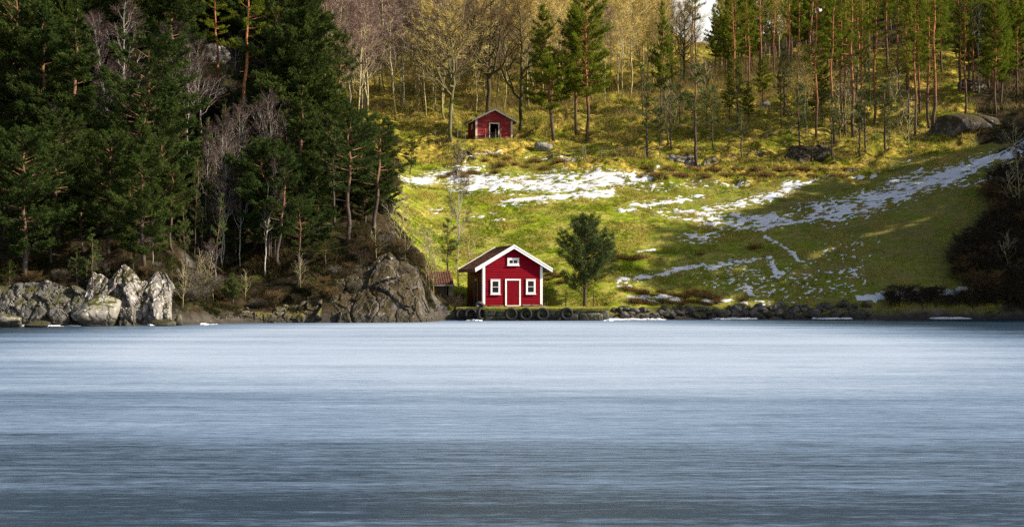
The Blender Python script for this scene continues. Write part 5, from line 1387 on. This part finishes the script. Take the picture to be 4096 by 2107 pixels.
lg.tube(np.column_stack([-1.0 + 2.05 * s, .05 * np.sin(s * 5), .10 + .03 * np.sin(s * 4) - .05 * s]), .085 * (1 - .45 * s) * (1 + .12 * np.sin(s * 23)), 9)
lg.tube([(-.2, 0, .14), (-.05, -.10, .24), (.05, -.14, .27)], [.03, .02, .01], 6)
o = lg.build('driftwood_log', M['wood_grey'], None, smooth=True); o.location = (1.75, 114.85, 1.08); o.rotation_euler = (0, 0, .18)
tag(o, 'grey weathered driftwood log lying along the boathouse wall right of the door', 'log')
for px, bt, tp, ln, lb in [(2188, 1215, 1158, -.10, 'thin leaning fence post just right of the boathouse'), (2263, 1226, 1158, .02, 'upright dark fence post halfway between boathouse and young pine'), (2374, 1216, 1158, .03, 'thin dark fence post beside the trunk of the lone young pine')]:
    y = 118.2; p = MB(); hh = (bt - tp) / FPX * y
    p.tube([(0, 0, -.2), (0, 0, hh * .5), (.01, 0, hh)], [.045, .04, .035], 7)
    o = p.build('fence_post', M['wood_dark'], None); x = (px - CX) / FPX * y; o.location = (x, y, EYE + (HY - bt) / FPX * y); o.rotation_euler = (0, ln, 0); tag(o, lb, 'post')
st = MB(); st.tube([(0, 0, 0), (0, 0, .7), (.02, 0, 1.42)], [.045, .04, .03], 7)

def wire_fence(label, pts, hgt, mat='wood_grey', wires=3):
    G = [hit(*p) for p in pts]
    t = thing('wire_fence', label, 'fence', G[0]); o0 = np.array(G[0]); tops = []
    for g in G:
        r = np.array(g) - o0; ln = random.uniform(-.12, .12) * hgt; hh = hgt * random.uniform(.85, 1.15)
        p = MB(); p.tube([r - [0, 0, .2], r + [ln * .5, 0, hh * .5], r + [ln, 0, hh]], [.04, .035, .03], 6); p.build('post', M[mat], t); tops.append((r, r + np.array([ln, 0, hh])))
    for k in range(wires):
        f = .35 + .28 * k; w = MB(); w.tube([a + (b - a) * f - np.array([0, .045, 0]) for a, b in tops], .006, 3); w.build('wire', M['wire'], t)
wire_fence('low wire fence on thin stakes beside the single tree left of the upper shed', [(1709, 578), (1738, 574), (1764, 571), (1784, 568), (1830, 566), (1862, 568)], 1.35)
wire_fence('rickety wire fence crossing the top of the snowy meadow below the pines', [(2216, 655), (2262, 660), (2287, 648), (2345, 642), (2405, 637), (2459, 634), (2518, 634), (2583, 637), (2639, 640)], 1.4)
wire_fence('wire fence with a few thin posts along the mossy shelf of the knoll', [(3067, 568), (3169, 557), (3300, 565), (3427, 568), (3502, 573), (3577, 573), (3700, 560), (3880, 536)], 1.4)

# ------------------------------------------------------------------ withered rush tussocks
M['rush'] = grass_mat('rush_blades', (.085, .052, .020), (.32, .20, .080))
RUSH = []
for i in range(4):
    rg = np.random.default_rng(700 + i); mb = MB(); k = 260
    a = rg.uniform(0, 6.283, k); r = np.sqrt(rg.uniform(0, 1, k)) * .50
    P = np.column_stack([np.cos(a) * r * 1.2, np.sin(a) * r, np.full(k, -.05)]); mb.add([[-.5, 0, -.04], [.5, .3, -.04], [.5, -.3, -.04], [-.5, .3, -.04]], F3=[[0, 2, 1], [0, 1, 3]])
    tuft(mb, P, rg, 2, .62 * (1.1 - .6 * r), .013, .34, np.clip(rg.normal(.4, .3, k), 0, 1))
    o = mb.build('rush_tussock', M['rush'], None, tints=True); RUSH.append(o.data); bpy.data.objects.remove(o)
rg = np.random.default_rng(58)
for spots, lb, gp in [
 ([(2500 + 26 * i + (i % 3) * 7, 1158 + 5 * (i % 5) + i * 1.6) for i in range(15)] + [(2540 + 36 * i, 1208 + (i % 3) * 5) for i in range(10)], 'brown withered rush tussock on the shore meadow above the stone bank', 'rush tussocks of the shore meadow'),
 ([(2470, 1030), (2500, 1036), (2530, 1040), (2560, 1034), (2205, 1095), (2230, 1108), (2190, 1120), (2250, 1130), (2445, 1046)], 'brown withered rush tussock on the meadow behind the lone young pine', 'rush tussocks behind the lone pine'),
 ([(2975, 1197), (3020, 992), (2802, 1018)], 'single dark rush tussock out on the open meadow', 'lone rush tussocks of the open meadow'),
 ([(1800, 700), (1830, 690), (1860, 706), (1885, 690), (1910, 697), (1950, 704), (2010, 668), (1985, 690), (2060, 660), (2100, 672), (1940, 646), (2240, 646), (1775, 712), (2140, 650), (2180, 676), (2030, 640), (1970, 625)], 'brown rush tussock on the rough bank below the upper shed', 'rush tussocks below the upper shed'),
 ([(2560 + 22 * i, 708 - 12 * ((i * 7) % 4) + (i % 2) * 8) for i in range(38)], 'brown heathery tussock on the turf bank between the knoll and the snowy meadow', 'tussocks of the turf bank'),
]:
    for px, py in spots:
        x, y, z = hit(px, py); o = link_mesh('rush_tussock', RUSH[int(rg.integers(4))], M['rush'])
        o.location = (x, y, z); q = rg.uniform(.55, 1.0); o.scale = (q * rg.uniform(1, 1.5), q, q * rg.uniform(.7, 1.1)); o.rotation_euler = (0, 0, rg.uniform(0, 6.28)); tag(o, lb, 'tussock', gp)

# ------------------------------------------------------------------ grass, heath
def scatter(name, n, x0, x1, y0, y1, weight, per, ln, wd, spread, tint_mu, mat, seed, along=None):
    rg = np.random.default_rng(seed); mb = MB()
    x = rg.uniform(x0, x1, n * 3); y = rg.uniform(y0, y1, n * 3)
    vis = np.abs(x) < .40 * y; x, y = x[vis], y[vis]
    i = np.clip(np.searchsorted(GX, x) - 1, 0, len(GX) - 2); j = np.clip(np.searchsorted(GY, y) - 1, 0, len(GY) - 2)
    w = weight(i, j, x, y); ok = rg.uniform(0, 1, len(x)) < w; x, y = x[ok][:n], y[ok][:n]
    z = gz(x, y); m = fbm(x * .5, y * .7, o=3, seed=seed)
    hi = z > .35; x, y, z, m = x[hi], y[hi], z[hi], m[hi]
    l = ln * (.5 + 1.3 * m) * rg.uniform(.6, 1.4, len(x))
    tuft(mb, np.column_stack([x, y, z]), rg, per, l, wd, spread, np.clip(tint_mu + (m - .5) * 2.4 + rg.normal(size=len(x)) * .18, 0, 1), ) if name != 'meadow_grass' else tuft(mb, np.column_stack([x, y, z]), rg, per, l * (1 - .35 * np.clip((x - 10) / 18, 0, 1)), wd, spread, np.clip(tint_mu + .25 * np.clip((x - 10) / 18, 0, 1) + (m - .5) * 2.4 + rg.normal(size=len(x)) * .18, 0, 1))
    tag(mb.build(name, M[mat], None, tints=True), kind='stuff')

M['brush'] = grass_mat('brush_stems', (.14, .115, .040), (.38, .28, .12))
SF = np.full(XX.shape, -1.0); SF[np.ix_(jy, jx)] = field
def clump(x, y, s, seed): return np.clip((fbm(x * s, y * s * 1.5, o=4, seed=seed) - .42) * 5, .05, 1)
scatter('meadow_grass', 60000, -16, 52, 116, 152, lambda i, j, x, y: np.clip((KM[j, i] - .3) * 3, 0, 1) * (SF[j, i] < .24) * clump(x, y, .6, 71), 5, .15, .022, .55, .42, 'grass', 61)
scatter('hill_grass', 55000, -30, 60, 143, 200, lambda i, j, x, y: np.clip((KD[j, i] - .3) * 3, 0, 1) * (SF[j, i] < .24) * clump(x, y, .45, 72), 6, .30, .035, .65, .62, 'grass', 62)
scatter('heath_undergrowth', 42000, -46, -6, 96, 150, lambda i, j, x, y: np.clip((KF[j, i] - .4) * 3, 0, 1) * clump(x, y, .5, 73), 6, .34, .030, .75, .45, 'heath', 63)
scatter('shaded_undergrowth', 22000, 36, 76, 118, 215, lambda i, j, x, y: np.clip((KF[j, i] - .4) * 3, 0, 1) * clump(x, y, .5, 74), 6, .36, .032, .75, .35, 'heath', 64)

scatter('wood_undergrowth', 15000, -48, 40, 160, 262, lambda i, j, x, y: np.clip((y - 160) / 14, 0, 1) * clump(x, y, .25, 75), 7, 1.5, .016, .5, .45, 'brush', 65)
scatter('knoll_undergrowth', 5000, 24, 90, 152, 235, lambda i, j, x, y: np.clip((KD[j, i] + KF[j, i] - .4) * 3, 0, 1) * clump(x, y, .3, 76), 7, .9, .014, .6, .40, 'brush', 66)

# ------------------------------------------------------------------ camera, sun, sky
cam = bpy.data.cameras.new('camera'); co = bpy.data.objects.new('camera', cam); COL.objects.link(co)
co.location = (0, 0, EYE); co.rotation_euler = (R(90), 0, 0)
cam.sensor_width = 36; cam.lens = FPX / 4096 * 36; cam.shift_y = (HY - 1053.5) / 4096; cam.clip_end = 3000
scene.camera = co
EL, AZ = 31.0, 100.0
sv = Vector((math.sin(R(AZ)) * math.cos(R(EL)), math.cos(R(AZ)) * math.cos(R(EL)), math.sin(R(EL))))
sun = bpy.data.lights.new('sun', 'SUN'); sun.energy = 5.0; sun.angle = R(.5); sun.color = (1.0, .89, .72)
so = bpy.data.objects.new('sun', sun); COL.objects.link(so); so.rotation_euler = (-sv).to_track_quat('-Z', 'Y').to_euler(); so.location = sv * 200
w = bpy.data.worlds.new('World'); scene.world = w; w.use_nodes = True
nt = w.node_tree; bg = nt.nodes['Background']
sky = nt.nodes.new('ShaderNodeTexSky'); sky.sky_type = 'NISHITA'; sky.sun_disc = False
sky.sun_elevation = R(EL); sky.sun_rotation = R(AZ); sky.air_density = 1.0; sky.dust_density = 2.5; sky.ozone_density = 1.0
k = NT(nt); cv = k.coord('Generated', (1.6, 1.6, 5.0)); cn = k.noise(cv, 1.0, 7, .6)
tcg = nt.nodes.new('ShaderNodeTexCoord'); sx = nt.nodes.new('ShaderNodeSeparateXYZ'); nt.links.new(tcg.outputs['Generated'], sx.inputs[0])
cf = k.math('MULTIPLY', k.ramp(cn, [(.36, 0.0), (.58, 1.0)]), k.ramp(sx.outputs['Z'], [(.12, 1.0), (.48, .0)]))
nt.links.new(k.mix(cf, sky.outputs[0], (11.0, 10.6, 9.6)), bg.inputs[0]); bg.inputs[1].default_value = .065
vs = scene.view_settings; vs.view_transform = 'Standard'; vs.look = 'None'; vs.gamma = 1.0; vs.use_curve_mapping = False; vs.exposure = .9
scene.cycles.use_denoising = False
scene.cycles.max_bounces = 6; scene.cycles.diffuse_bounces = 3; scene.cycles.glossy_bounces = 3; scene.cycles.transparent_max_bounces = 4
